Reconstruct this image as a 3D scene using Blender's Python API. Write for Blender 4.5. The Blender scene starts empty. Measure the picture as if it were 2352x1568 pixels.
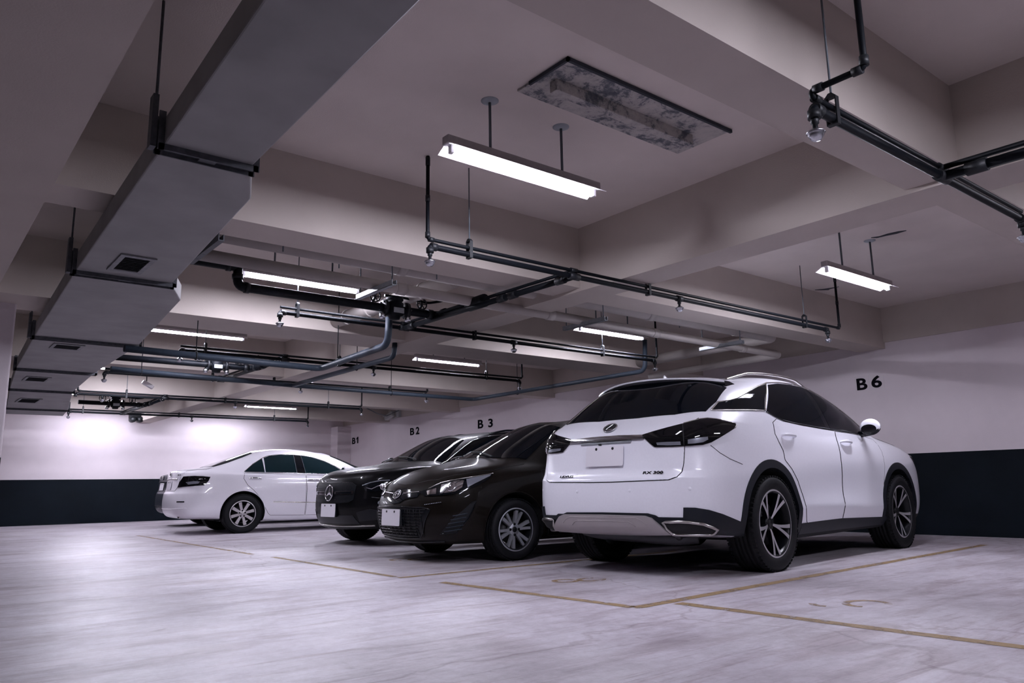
import bpy, bmesh, math, random
import numpy as np
from mathutils import Vector, Matrix
from mathutils.bvhtree import BVHTree
random.seed(7)
C = bpy.context.scene.collection
PI = math.pi

# ---------------------------------------------------------------- tagging
def tag(o, label=None, cat=None, group=None, kind=None):
    if label: o['label'] = label
    if cat: o['category'] = cat
    if group: o['group'] = group
    if kind: o['kind'] = kind
    return o

def empty(name, loc=(0, 0, 0), rz=0.0, label=None, cat=None, group=None):
    o = bpy.data.objects.new(name, None)
    o.empty_display_size = 0.2
    C.objects.link(o)
    o.location = loc
    o.rotation_euler = (0, 0, rz)
    return tag(o, label, cat, group)

# ---------------------------------------------------------------- mesh builder
class MB:
    def __init__(s):
        s.v = []; s.f = []; s.mi = []; s.sm = []
    def add(s, vs, fs, mi=0, smooth=False):
        b = len(s.v)
        s.v += [tuple(p) for p in vs]
        for f in fs:
            s.f.append(tuple(i + b for i in f)); s.mi.append(mi); s.sm.append(smooth)
        return s
    def box(s, a, b, mi=0):
        x0, y0, z0 = a; x1, y1, z1 = b
        v = [(x0, y0, z0), (x1, y0, z0), (x1, y1, z0), (x0, y1, z0), (x0, y0, z1), (x1, y0, z1), (x1, y1, z1), (x0, y1, z1)]
        return s.add(v, [(0, 3, 2, 1), (4, 5, 6, 7), (0, 1, 5, 4), (1, 2, 6, 5), (2, 3, 7, 6), (3, 0, 4, 7)], mi)
    def obox(s, c, half, R, mi=0):
        b = len(s.v)
        s.box((-half[0], -half[1], -half[2]), half, mi)
        for i in range(b, len(s.v)):
            p = R @ Vector(s.v[i]); s.v[i] = (p[0] + c[0], p[1] + c[1], p[2] + c[2])
        return s
    def prism(s, poly, h0, h1, axis='z', mi=0, smooth=False):
        # poly: list of 2d points; axis: extrusion axis
        n = len(poly)
        def P(u, v, h):
            return {'z': (u, v, h), 'y': (u, h, v), 'x': (h, u, v)}[axis]
        vs = [P(u, v, h0) for u, v in poly] + [P(u, v, h1) for u, v in poly]
        s.add(vs, [tuple(range(n)), tuple(range(2 * n - 1, n - 1, -1))], mi)
        b = len(s.v) - 2 * n
        for i in range(n):
            j = (i + 1) % n
            s.f.append((b + i, b + n + i, b + n + j, b + j)); s.mi.append(mi); s.sm.append(smooth)
        return s
    def lathe(s, prof, n=32, axis='z', c=(0, 0, 0), mi=0, smooth=True, closed=False):
        # prof: list of (r, h)
        vs = []
        for r, h in prof:
            for k in range(n):
                a = 2 * PI * k / n
                u, w = r * math.cos(a), r * math.sin(a)
                p = {'z': (u, w, h), 'y': (u, h, w), 'x': (h, u, w)}[axis]
                vs.append((p[0] + c[0], p[1] + c[1], p[2] + c[2]))
        fs = []
        m = len(prof)
        for i in range(m if closed else m - 1):
            i2 = (i + 1) % m
            for k in range(n):
                k2 = (k + 1) % n
                fs.append((i * n + k, i * n + k2, i2 * n + k2, i2 * n + k))
        return s.add(vs, fs, mi, smooth)
    def tube(s, pts, r, n=14, caps=True, mi=0, fillet=0.0, closed=False):
        pts = [Vector(p) for p in pts]
        if fillet > 0 and len(pts) > 2:
            q = [pts[0]]
            for i in range(1, len(pts) - 1):
                a, b, c = pts[i - 1], pts[i], pts[i + 1]
                d1 = (a - b); d2 = (c - b)
                f = min(fillet, d1.length * .49, d2.length * .49)
                p1 = b + d1.normalized() * f; p2 = b + d2.normalized() * f
                for t in np.linspace(0, 1, 7):
                    q.append(p1 * (1 - t) ** 2 + b * 2 * t * (1 - t) + p2 * t * t)
            q.append(pts[-1]); pts = q
        m = len(pts)
        vs = []; prev = None
        for i, p in enumerate(pts):
            if closed:
                t = (pts[(i + 1) % m] - pts[i - 1]).normalized()
            else:
                t = (pts[min(i + 1, m - 1)] - pts[max(i - 1, 0)]).normalized()
            if prev is None:
                ref = Vector((0, 0, 1)) if abs(t.z) < .9 else Vector((1, 0, 0))
                u = t.cross(ref).normalized()
            else:
                u = (prev - t * prev.dot(t)).normalized()
            prev = u
            w = t.cross(u)
            rr = r[i] if isinstance(r, (list, tuple)) else r
            for k in range(n):
                a = 2 * PI * k / n
                vs.append(p + (u * math.cos(a) + w * math.sin(a)) * rr)
        fs = []
        for i in range(m if closed else m - 1):
            i2 = (i + 1) % m
            for k in range(n):
                k2 = (k + 1) % n
                fs.append((i * n + k, i * n + k2, i2 * n + k2, i2 * n + k))
        b = len(s.v)
        s.add(vs, fs, mi, True)
        if caps and not closed:
            s.f.append(tuple(b + k for k in range(n - 1, -1, -1))); s.mi.append(mi); s.sm.append(False)
            s.f.append(tuple(b + (m - 1) * n + k for k in range(n))); s.mi.append(mi); s.sm.append(False)
        return s
    def cyl(s, a, b, r, n=16, mi=0):
        return s.tube([a, b], r, n, True, mi)
    def build(s, name, mats, parent=None, bevel=0.0, loc=None):
        me = bpy.data.meshes.new(name)
        me.from_pydata(s.v, [], s.f)
        if not isinstance(mats, (list, tuple)): mats = [mats]
        for m in mats: me.materials.append(m)
        me.polygons.foreach_set('material_index', s.mi)
        me.polygons.foreach_set('use_smooth', s.sm)
        bm = bmesh.new(); bm.from_mesh(me)
        bmesh.ops.recalc_face_normals(bm, faces=bm.faces)
        bm.to_mesh(me); bm.free()
        me.update()
        o = bpy.data.objects.new(name, me)
        C.objects.link(o)
        if parent: o.parent = parent
        if loc: o.location = loc
        if bevel > 0:
            md = o.modifiers.new('bevel', 'BEVEL'); md.width = bevel; md.segments = 2; md.limit_method = 'ANGLE'
        return o

def dup(root, loc=None, rz=None):
    r = root.copy(); C.objects.link(r)
    if loc is not None: r.location = loc
    if rz is not None: r.rotation_euler = (0, 0, rz)
    for ch in list(root.children):
        c = ch.copy(); C.objects.link(c); c.parent = r
        for g in list(ch.children):
            d = g.copy(); C.objects.link(d); d.parent = c
    return r

# ---------------------------------------------------------------- materials
def new_mat(name):
    m = bpy.data.materials.new(name); m.use_nodes = True
    nt = m.node_tree; b = nt.nodes['Principled BSDF']
    return m, nt, b

def simple(name, col, rough=.5, metal=0.0, coat=0.0, spec=None, noise=0.0, nscale=30.0, bump=0.0, bscale=200.0, coat_rough=.03):
    m, nt, b = new_mat(name)
    b.inputs['Base Color'].default_value = (*col, 1)
    b.inputs['Roughness'].default_value = rough
    b.inputs['Metallic'].default_value = metal
    b.inputs['Coat Weight'].default_value = coat
    b.inputs['Coat Roughness'].default_value = coat_rough
    if spec is not None: b.inputs['Specular IOR Level'].default_value = spec
    tc = nt.nodes.new('ShaderNodeTexCoord')
    if noise > 0:
        n = nt.nodes.new('ShaderNodeTexNoise'); n.inputs['Scale'].default_value = nscale; n.inputs['Detail'].default_value = 6
        nt.links.new(tc.outputs['Object'], n.inputs['Vector'])
        r = nt.nodes.new('ShaderNodeValToRGB')
        r.color_ramp.elements[0].position = .3; r.color_ramp.elements[1].position = .7
        r.color_ramp.elements[0].color = tuple(c * (1 - noise) for c in col) + (1,)
        r.color_ramp.elements[1].color = tuple(min(1, c * (1 + noise)) for c in col) + (1,)
        nt.links.new(n.outputs['Fac'], r.inputs['Fac']); nt.links.new(r.outputs['Color'], b.inputs['Base Color'])
    if bump > 0:
        n2 = nt.nodes.new('ShaderNodeTexNoise'); n2.inputs['Scale'].default_value = bscale; n2.inputs['Detail'].default_value = 3
        nt.links.new(tc.outputs['Object'], n2.inputs['Vector'])
        bp = nt.nodes.new('ShaderNodeBump'); bp.inputs['Strength'].default_value = bump; bp.inputs['Distance'].default_value = .01
        nt.links.new(n2.outputs['Fac'], bp.inputs['Height']); nt.links.new(bp.outputs['Normal'], b.inputs['Normal'])
    return m

def emit(name, col, strength):
    m, nt, b = new_mat(name)
    b.inputs['Base Color'].default_value = (.9, .9, .9, 1)
    b.inputs['Emission Color'].default_value = (*col, 1)
    b.inputs['Emission Strength'].default_value = strength
    return m

def wall_mat(name, low, high, zsplit):
    # painted wall: dark dado below, pale paint above, slightly mottled and stained
    m, nt, b = new_mat(name)
    N = nt.nodes.new; L = nt.links.new
    tc = N('ShaderNodeTexCoord'); sp = N('ShaderNodeSeparateXYZ')
    L(tc.outputs['Object'], sp.inputs[0])
    st = N('ShaderNodeMath'); st.operation = 'GREATER_THAN'; st.inputs[1].default_value = zsplit
    L(sp.outputs['Z'], st.inputs[0])
    n1 = N('ShaderNodeTexNoise'); n1.inputs['Scale'].default_value = 1.3; n1.inputs['Detail'].default_value = 7; n1.inputs['Roughness'].default_value = .65
    L(tc.outputs['Object'], n1.inputs['Vector'])
    def two(c, k):
        r = N('ShaderNodeValToRGB'); r.color_ramp.elements[0].position = .35; r.color_ramp.elements[1].position = .65
        r.color_ramp.elements[0].color = tuple(x * (1 - k) for x in c) + (1,); r.color_ramp.elements[1].color = tuple(x * (1 + k) for x in c) + (1,)
        L(n1.outputs['Fac'], r.inputs['Fac']); return r
    a = two(low, .18); h = two(high, .035)
    # sparse chips in the dado paint
    vo = N('ShaderNodeTexNoise'); vo.inputs['Scale'].default_value = 3.7; vo.inputs['Detail'].default_value = 9; vo.inputs['Roughness'].default_value = .7
    L(tc.outputs['Object'], vo.inputs['Vector'])
    gt = N('ShaderNodeMath'); gt.operation = 'GREATER_THAN'; gt.inputs[1].default_value = .775
    L(vo.outputs['Fac'], gt.inputs[0])
    mc = N('ShaderNodeMix'); mc.data_type = 'RGBA'
    mc.inputs[7].default_value = (.35, .34, .36, 1)
    L(gt.outputs[0], mc.inputs[0]); L(a.outputs['Color'], mc.inputs[6])
    mx = N('ShaderNodeMix'); mx.data_type = 'RGBA'
    L(st.outputs[0], mx.inputs[0]); L(mc.outputs[2], mx.inputs[6]); L(h.outputs['Color'], mx.inputs[7])
    L(mx.outputs[2], b.inputs['Base Color'])
    b.inputs['Roughness'].default_value = .62
    b.inputs['Specular IOR Level'].default_value = .07
    n2 = N('ShaderNodeTexNoise'); n2.inputs['Scale'].default_value = 140; L(tc.outputs['Object'], n2.inputs['Vector'])
    bp = N('ShaderNodeBump'); bp.inputs['Strength'].default_value = .12; bp.inputs['Distance'].default_value = .01
    L(n2.outputs['Fac'], bp.inputs['Height']); L(bp.outputs['Normal'], b.inputs['Normal'])
    return m

def floor_mat():
    m, nt, b = new_mat('worn_concrete_floor')
    N = nt.nodes.new; L = nt.links.new
    tc = N('ShaderNodeTexCoord')
    def noise(scale, detail, rough, sx=1, sy=1, rot=0, dist=0.0):
        mp = N('ShaderNodeMapping'); mp.inputs['Scale'].default_value = (sx, sy, 1); mp.inputs['Rotation'].default_value = (0, 0, rot)
        L(tc.outputs['Object'], mp.inputs['Vector'])
        n = N('ShaderNodeTexNoise'); n.inputs['Scale'].default_value = scale; n.inputs['Detail'].default_value = detail; n.inputs['Roughness'].default_value = rough
        n.inputs['Distortion'].default_value = dist
        L(mp.outputs['Vector'], n.inputs['Vector']); return n
    def ramp(src, stops):
        r = N('ShaderNodeValToRGB')
        e = r.color_ramp.elements
        e[0].position, e[0].color = stops[0][0], (*stops[0][1], 1)
        e[1].position, e[1].color = stops[-1][0], (*stops[-1][1], 1)
        for p, c in stops[1:-1]:
            q = e.new(p); q.color = (*c, 1)
        L(src, r.inputs['Fac']); return r
    def mul(a, c, fac=1.0):
        x = N('ShaderNodeMix'); x.data_type = 'RGBA'; x.blend_type = 'MULTIPLY'; x.inputs[0].default_value = fac
        L(a, x.inputs[6]); L(c, x.inputs[7]); return x.outputs[2]
    base = ramp(noise(.55, 9, .68, dist=.3).outputs['Fac'], [(.30, (.40, .375, .39)), (.5, (.60, .58, .61)), (.72, (.77, .76, .80))])
    # tyre marks swept along the driving lane and into the bays
    sw = ramp(noise(1.0, 8, .62, 1.0, 3.6, .25, .9).outputs['Fac'], [(.36, (.66, .60, .60)), (.50, (.97, .96, .97)), (1, (1, 1, 1))])
    sw2 = ramp(noise(1.1, 9, .7, .45, 6.0, -.10, .9).outputs['Fac'], [(.33, (.58, .51, .52)), (.42, (1, 1, 1)), (1, (1, 1, 1))])
    fine = ramp(noise(14, 8, .75).outputs['Fac'], [(.32, (.80, .78, .78)), (.6, (1.0, 1.0, 1.0))])
    spot = ramp(noise(5.5, 6, .5, dist=.4).outputs['Fac'], [(.24, (.5, .42, .42)), (.31, (1, 1, 1)), (1, (1, 1, 1))])
    scr = ramp(noise(5.0, 10, .72, .35, 4.5, .05, .5).outputs['Fac'], [(.34, (.74, .67, .66)), (.45, (.96, .94, .95)), (.56, (1, 1, 1))])
    blot = ramp(noise(.34, 7, .72, dist=.8).outputs['Fac'], [(.30, (.66, .62, .64)), (.46, (.94, .93, .95)), (.6, (1, 1, 1))])
    grit = ramp(noise(60, 6, .8).outputs['Fac'], [(.30, (.80, .76, .76)), (.48, (1, 1, 1)), (1, (1, 1, 1))])
    c = mul(base.outputs[0], sw.outputs[0], .85); c = mul(c, sw2.outputs[0], .75); c = mul(c, fine.outputs[0]); c = mul(c, spot.outputs[0], .8)
    c = mul(c, scr.outputs[0], .9); c = mul(c, blot.outputs[0]); c = mul(c, grit.outputs[0], .8)
    # hairline cracks
    vo = N('ShaderNodeTexVoronoi'); vo.feature = 'DISTANCE_TO_EDGE'; vo.inputs['Scale'].default_value = .23
    mp = N('ShaderNodeMapping'); L(tc.outputs['Object'], mp.inputs['Vector'])
    nz = noise(1.7, 5, .6)
    ad = N('ShaderNodeVectorMath'); ad.operation = 'ADD'
    sc = N('ShaderNodeVectorMath'); sc.operation = 'SCALE'; sc.inputs['Scale'].default_value = .45
    L(nz.outputs['Color'], sc.inputs[0]); L(mp.outputs['Vector'], ad.inputs[0]); L(sc.outputs[0], ad.inputs[1]); L(ad.outputs[0], vo.inputs['Vector'])
    cr = ramp(vo.outputs['Distance'], [(0.0, (.6, .54, .54)), (.0013, (1, 1, 1)), (1, (1, 1, 1))])
    c = mul(c, cr.outputs[0], .7)
    L(c, b.inputs['Base Color'])
    rr = N('ShaderNodeMapRange'); rr.inputs[3].default_value = .30; rr.inputs[4].default_value = .62
    L(noise(1.6, 8, .7, 1.0, 3.0, .2).outputs['Fac'], rr.inputs[0]); L(rr.outputs[0], b.inputs['Roughness'])
    bp = N('ShaderNodeBump'); bp.inputs['Strength'].default_value = .16; bp.inputs['Distance'].default_value = .006
    L(noise(9, 9, .75, 1, 2.2, .2).outputs['Fac'], bp.inputs['Height']); L(bp.outputs['Normal'], b.inputs['Normal'])
    return m

def worn_paint(name, col, wear=.46, scale=9.0):
    m, nt, b = new_mat(name)
    N = nt.nodes.new; L = nt.links.new
    b.inputs['Base Color'].default_value = (*col, 1); b.inputs['Roughness'].default_value = .6
    tc = N('ShaderNodeTexCoord')
    n = N('ShaderNodeTexNoise'); n.inputs['Scale'].default_value = scale; n.inputs['Detail'].default_value = 9; n.inputs['Roughness'].default_value = .72
    L(tc.outputs['Object'], n.inputs['Vector'])
    r = N('ShaderNodeMapRange'); r.inputs[1].default_value = wear - .07; r.inputs[2].default_value = wear + .1
    L(n.outputs['Fac'], r.inputs[0])
    L(r.outputs[0], b.inputs['Alpha'])
    return m

def peel_mat():
    m, nt, b = new_mat('peeling_stained_paint')
    N = nt.nodes.new; L = nt.links.new
    tc = N('ShaderNodeTexCoord')
    n = N('ShaderNodeTexNoise'); n.inputs['Scale'].default_value = 4.5; n.inputs['Detail'].default_value = 12; n.inputs['Roughness'].default_value = .78; n.inputs['Distortion'].default_value = .35
    L(tc.outputs['Object'], n.inputs['Vector'])
    r = N('ShaderNodeValToRGB'); e = r.color_ramp.elements
    e[0].position = .36; e[0].color = (.035, .045, .065, 1)
    e[1].position = .58; e[1].color = (.42, .39, .37, 1)
    q = e.new(.45); q.color = (.12, .125, .14, 1)
    q = e.new(.50); q.color = (.34, .32, .31, 1)
    L(n.outputs['Fac'], r.inputs['Fac']); L(r.outputs['Color'], b.inputs['Base Color'])
    b.inputs['Roughness'].default_value = .8
    bp = N('ShaderNodeBump'); bp.inputs['Strength'].default_value = .5; bp.inputs['Distance'].default_value = .01
    L(n.outputs['Fac'], bp.inputs['Height']); L(bp.outputs['Normal'], b.inputs['Normal'])
    return m

M = {}
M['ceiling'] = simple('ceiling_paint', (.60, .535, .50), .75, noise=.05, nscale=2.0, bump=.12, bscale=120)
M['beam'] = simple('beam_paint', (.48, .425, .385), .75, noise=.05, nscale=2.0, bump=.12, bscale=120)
M['wall'] = wall_mat('wall_paint', (.0035, .006, .009), (.67, .605, .63), 1.04)
M['floor'] = floor_mat()
M['yellow'] = worn_paint('worn_yellow_line', (.26, .175, .08), .40)
M['yellow_faint'] = worn_paint('faint_yellow_paint', (.30, .20, .10), .45)
M['tube'] = emit('fluorescent_tube', (.85, .84, 1.0), 165.0)
M['white_metal'] = simple('white_enamel', (.72, .70, .72), .4, 0.0, noise=.04)
M['lamp_box'] = simple('grey_enamel', (.36, .33, .33), .5, noise=.06)
M['rod'] = simple('grey_rod', (.10, .115, .13), .5, .3)
M['disc'] = simple('grey_ceiling_disc', (.30, .33, .36), .55)
M['black_pipe'] = simple('black_painted_pipe', (.003, .004, .006), .5, 0.0, spec=.13, noise=.2)
M['dark_iron'] = simple('dark_iron', (.006, .007, .009), .5, .0, spec=.3, noise=.3)
M['chrome_head'] = simple('sprinkler_chrome', (.55, .56, .6), .25, 1.0)
M['grey_pipe'] = simple('grey_drain_pipe', (.022, .030, .042), .5, spec=.2, noise=.1)
M['white_pipe'] = simple('painted_white_pipe', (.40, .365, .345), .6, noise=.06, nscale=6)
M['galv'] = simple('galvanised_steel', (.30, .32, .34), .5, .5, noise=.12)
M['duct'] = simple('duct_sheet', (.25, .245, .245), .62, .15, noise=.14, nscale=3.0, bump=.08, bscale=2.5)
M['flange'] = simple('duct_flange', (.07, .075, .085), .6, .3, noise=.3)
M['grille'] = simple('duct_grille', (.02, .022, .026), .6)
M['grille_frame'] = simple('duct_grille_frame', (.20, .205, .215), .6, .2, noise=.2)
M['sign_black'] = simple('sign_black_letter', (.004, .004, .006), .8, spec=.08)
M['sign_sheet'] = simple('sign_backing_sheet', (.63, .57, .59), .5)
M['peel'] = peel_mat()
M['scar'] = simple('torn_paint_edge', (.02, .024, .034), .8)
M['cream_metal'] = simple('camera_cream', (.42, .42, .42), .45)
M['cable'] = simple('grey_cable', (.12, .14, .16), .6)

def text_mesh(txt, size, mat, depth=.002, offset=0.0, align='LEFT', shear=0.0):
    cu = bpy.data.curves.new('glyph', 'FONT'); cu.body = txt; cu.size = size; cu.extrude = depth; cu.offset = offset
    cu.align_x = align; cu.resolution_u = 6; cu.shear = shear
    o = bpy.data.objects.new('glyph', cu); C.objects.link(o)
    bpy.context.view_layer.update()
    me = bpy.data.meshes.new_from_object(o.evaluated_get(bpy.context.evaluated_depsgraph_get()))
    bpy.data.objects.remove(o); bpy.data.curves.remove(cu)
    me.materials.clear(); me.materials.append(mat)
    return me
# ================================================================ SETTING
XW, YB, ZC = 10.55, 21.2, 3.04          # right wall, back wall, ceiling
def struct(name, mb, mats, parent=None, bevel=0.0):
    o = mb.build(name, mats, parent, bevel)
    if parent is None: o['kind'] = 'structure'
    return o

struct('floor', MB().box((-13, -9, -.12), (XW + .2, YB + .2, 0)), M['floor'])
struct('ceiling', MB().box((-13, -9, ZC), (XW + .2, YB + .2, ZC + .2)), M['ceiling'])
struct('wall_right', MB().box((XW, -9, 0), (XW + .2, YB + .2, ZC)), M['wall'])
struct('wall_back', MB().box((-13, YB, 0), (XW, YB + .2, ZC)), M['wall'])
struct('wall_left', MB().box((-13.2, -9, 0), (-13, YB + .2, ZC)), M['wall'])
struct('wall_front', MB().box((-13, -9.2, 0), (XW, -9, ZC)), M['wall'])

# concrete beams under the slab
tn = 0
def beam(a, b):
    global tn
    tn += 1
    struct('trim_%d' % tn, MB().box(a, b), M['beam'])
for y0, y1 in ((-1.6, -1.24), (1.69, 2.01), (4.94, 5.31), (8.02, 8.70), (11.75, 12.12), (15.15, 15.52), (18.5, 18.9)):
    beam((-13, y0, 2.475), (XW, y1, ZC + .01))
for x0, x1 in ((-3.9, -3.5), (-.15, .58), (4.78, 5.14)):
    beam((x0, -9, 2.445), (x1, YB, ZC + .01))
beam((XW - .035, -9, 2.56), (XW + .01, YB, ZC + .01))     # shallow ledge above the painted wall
# columns: one at the left, one in the far corner
for x0, y0, x1, y1 in ((.12, 8.45, .80, 9.0), (10.12, 20.75, XW, YB), (-3.9, 8.2, -3.4, 8.8)):
    tn += 1
    struct('trim_%d' % tn, MB().box((x0, y0, 0), (x1, y1, 2.5)), M['wall'], bevel=.015)

# painted bay lines
def floor_line(x0, y0, x1, y1, w, label, m='yellow'):
    d = Vector((x1 - x0, y1 - y0, 0)); L = d.length; d.normalize(); n = Vector((-d.y, d.x, 0)) * w / 2
    k = max(2, int(L / .08))
    mb = MB(); vs = []
    rnd = random.Random(int(L * 1000))
    for i in range(k + 1):
        p = Vector((x0, y0, 0)) + d * L * i / k
        e1 = 1 + rnd.uniform(-.10, .10); e2 = 1 + rnd.uniform(-.10, .10)
        vs += [p + n * e1 + Vector((0, 0, .0015)), p - n * e2 + Vector((0, 0, .0015))]
    mb.add(vs, [(2 * i, 2 * i + 1, 2 * i + 3, 2 * i + 2) for i in range(k)])
    return tag(mb.build('floor_line', M[m]), label, 'road marking', 'painted bay lines')
floor_line(3.33, 8.3, 3.30, 5.66, .065, 'yellow line across the mouth of the bay holding the dark hatch-nosed compact car')
floor_line(3.38, 14.3, 3.31, 8.85, .065, 'faded yellow line running back toward the white sedan', 'yellow_faint')
floor_line(3.28, 5.58, 6.6, 5.52, .07, 'thin yellow line between the white suv bay and the compact car bay')
floor_line(3.36, 5.08, 3.48, 3.25, .075, 'yellow line across the mouth of the white suv bay, behind its bumper')
floor_line(3.46, 3.22, 9.3, 3.52, .08, 'long yellow line along the right side of the white suv')
floor_line(3.78, 3.16, 3.88, -1.0, .085, 'nearest yellow line crossing the empty bay at lower right')

# worn painted bay numerals on the concrete
def arc(cx, cy, rx, ry, a0, a1, w=.022, n=16):
    mb = MB(); vs = []
    for i in range(n + 1):
        a = math.radians(a0 + (a1 - a0) * i / n)
        for s in (1, -1):
            vs.append((cx + (rx + s * w) * math.cos(a), cy + (ry + s * w) * math.sin(a), .0016))
    return mb.add(vs, [(2 * i, 2 * i + 1, 2 * i + 3, 2 * i + 2) for i in range(n)])
def numeral(mbs, label):
    b = MB()
    for m in mbs: b.add(m.v, m.f)
    tag(b.build('floor_numeral', M['yellow_faint']), label, 'road marking', 'worn bay numerals')
numeral([arc(4.52, 2.38, .13, .11, -60, 200), arc(4.36, 2.52, .10, .09, 120, 200)], 'worn yellow curl of a bay numeral in the empty bay at lower right')
numeral([arc(4.06, 4.46, .085, .085, 0, 330), arc(4.25, 4.38, .10, .085, 40, 330)], 'worn yellow bay numeral on the floor behind the white suv')
numeral([arc(4.1, 6.95, .09, .09, 20, 250), arc(4.25, 6.85, .09, .09, 60, 300)], 'faint orange bay numeral in front of the compact car')

# bay signs on the right wall
WR = Matrix(((0, 0, -1), (-1, 0, 0), (0, 1, 0))).to_4x4()
def wall_sign(chars, label, sheet=None):
    # chars: list of (char, y_left, z_base, height, sheet margin or None)
    y0, z0 = chars[0][1], chars[0][2]
    root = empty('wall_sign', (XW, y0, z0), 0, label, 'sign', 'painted bay signs on the right wall')
    for ch, y, z, h, wide, mg in chars:
        me = text_mesh(ch, 1.0, M['sign_black'], .004, .028)
        if ch == '1':
            me = MB().prism([(0, .72), (.42, 1.0), (.80, 1.0), (.80, 0), (.36, 0), (.36, .70), (0, .52)], 0, .008).build('glyph', M['sign_black']).data
            bpy.data.objects.remove(bpy.data.objects['glyph'])
        xs = [v.co.x for v in me.vertices]; ys = [v.co.y for v in me.vertices]
        a, b, c, d = min(xs), max(xs), min(ys), max(ys)
        for v in me.vertices:
            v.co.x = (v.co.x - a) / (b - a) * wide; v.co.y = (v.co.y - c) / (d - c) * h; v.co.z *= .5
        o = bpy.data.objects.new('letter', me); C.objects.link(o); o.parent = root
        o.matrix_basis = Matrix.Translation((-.0055, y - y0, z - z0)) @ WR
        if mg:
            MB().box((-.003, y - y0 - wide - mg, z - z0 - mg), (0.0, y - y0 + mg, z - z0 + h + mg)).build('backing_sheet', M['sign_sheet'], root)
wall_sign([('B', 5.39, 1.945, .165, .15, .028), ('6', 5.18, 1.955, .168, .145, .028)], 'large black B6 sign on the wall right of the white suv')
wall_sign([('B', 14.43, 2.02, .20, .21, .035), ('3', 14.03, 2.02, .195, .17, .035)], 'black B 3 sign on pale sheets above the black car roof')
wall_sign([('B', 17.42, 2.05, .185, .2, 0), ('2', 17.14, 2.055, .19, .17, 0)], 'black B2 sign on the wall below the security camera')
wall_sign([('B', 20.66, 1.99, .185, .2, 0), ('1', 20.40, 2.0, .185, .12, 0)], 'black B1 sign on the wall nearest the far corner')

# old torn-out light base on the slab
pn = empty('old_light_base', (3.46, 3.075, ZC - .003), 0, 'peeling stained rectangle of an old light base on the near ceiling', 'ceiling fixture')
MB().box((-.74, -.225, -.012), (.74, .215, 0)).build('plate', M['peel'], pn)
e = MB()
e.box((-.75, -.24, -.022), (.75, -.222, 0)); e.box((-.75, -.24, -.022), (-.735, .10, 0))
e.build('torn_edge', M['scar'], pn)
cb = MB().box((-.66, -.045, -.085), (.58, .015, -.012)).build('channel', M['peel'], pn, bevel=.004)
# small scars on the slab
def scar(x, y, pts, label):
    o = MB().prism(pts, -.006, 0).build('peeled_paint', M['scar'], loc=(x, y, ZC))
    tag(o, label, 'paint flake')
scar(7.33, 3.29, [(-.03, .15), (.0, .08), (-.015, .0), (.0, -.1), (.035, -.16), (.05, -.06), (.03, .03), (.02, .12)], 'torn black paint flake on the slab beside the right-hand lamp')
scar(8.83, 4.78, [(-.05, .12), (.0, .03), (.05, -.14), (.06, -.02), (.09, .02), (.02, .08)], 'dark peeled patch round the pipe foot near the right wall')
scar(1.9, 5.9, [(-.02, 0), (0, -.02), (.02, 0), (0, .03)], 'tiny dark mark on the slab in the second bay')
# ================================================================ FLUORESCENT LAMPS
def make_lamp(label, x, y, z, lit=True, drop=None):
    L = 1.24
    root = empty('tube_lamp', (x, y, z), 0, label, 'lamp', 'hanging fluorescent tube lamps')
    MB().box((0, -.032, .012), (L, .032, .062)).build('housing', M['lamp_box'], root, bevel=.004)
    w = MB()
    prof = [(-.03, .010), (-.092, -.024), (-.094, -.021), (-.032, .0145), (.032, .0145), (.094, -.021), (.092, -.024), (.03, .010)]
    w.prism([(a, b) for a, b in prof], .01, L - .01, 'x')
    w.build('reflector', M['white_metal'], root)
    for x0 in (.03, L - .055):
        MB().box((x0, -.017, -.040), (x0 + .025, .017, .012)).build('lamp_holder', M['white_metal'], root, bevel=.004)
    MB().cyl((.055, 0, -.020), (L - .055, 0, -.020), .0155, 16).build('tube', M['tube'], root)
    h = (drop if drop else ZC) - z
    for xr in (.33, .92):
        r = MB().cyl((xr, 0, .06), (xr, 0, h), .009, 10).build('suspension_rod', M['rod'], root)
        MB().lathe([(0, h - .014), (.03, h - .014), (.055, h - .004), (.055, h)], 24, 'z', (xr, 0, 0)).build('ceiling_disc', M['disc'], r)
    return root
LAMPS = [
 (2.34, 3.50, 2.655, 'largest and nearest lit tube lamp, hanging under the peeling slab'),
 (2.34, 6.89, 2.69, 'lit tube lamp between the white pipes and the black valve pipe'),
 (2.30, 10.02, 2.69, 'lit tube lamp above the first far duct grille, third down the left row'),
 (2.42, 13.9, 2.73, 'lit tube lamp half hidden by the far duct, fourth in the left row'),
 (2.42, 17.1, 2.65, 'lit tube lamp fifth in the left row, mostly behind the duct'),
 (3.25, 19.95, 2.66, 'lit tube lamp at the far end of the duct, last in the left row'),
 (6.47, 3.50, 2.61, 'lit tube lamp at upper right above the white suv roof and B6 sign'),
 (6.60, 6.89, 2.655, 'lit tube lamp beside the white pipes above the suv tail fin'),
 (6.12, 9.98, 2.655, 'lit tube lamp third back in the right row, above the black cars'),
 (5.98, 13.4, 2.66, 'lit tube lamp fourth back in the right row'),
 (6.12, 17.2, 2.585, 'lit tube lamp farthest back in the right row, over the white sedan'),
 (2.34, .08, 2.655, 'lit tube lamp outside the picture, nearest the camera on the left row'),
 (6.47, .08, 2.61, 'lit tube lamp over the empty bay, outside the picture at right'),
 (6.2, 20.0, 2.62, 'lit tube lamp close to the back wall, tucked behind the last beam'),
]
for x, y, z, lab in LAMPS: make_lamp(lab, x, y, z)

# ================================================================ AIR DUCT
duct = empty('air_duct', (0, 0, 0), 0, 'long grey sheet metal ventilation duct with bolted flanges at upper left', 'duct')
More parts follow.
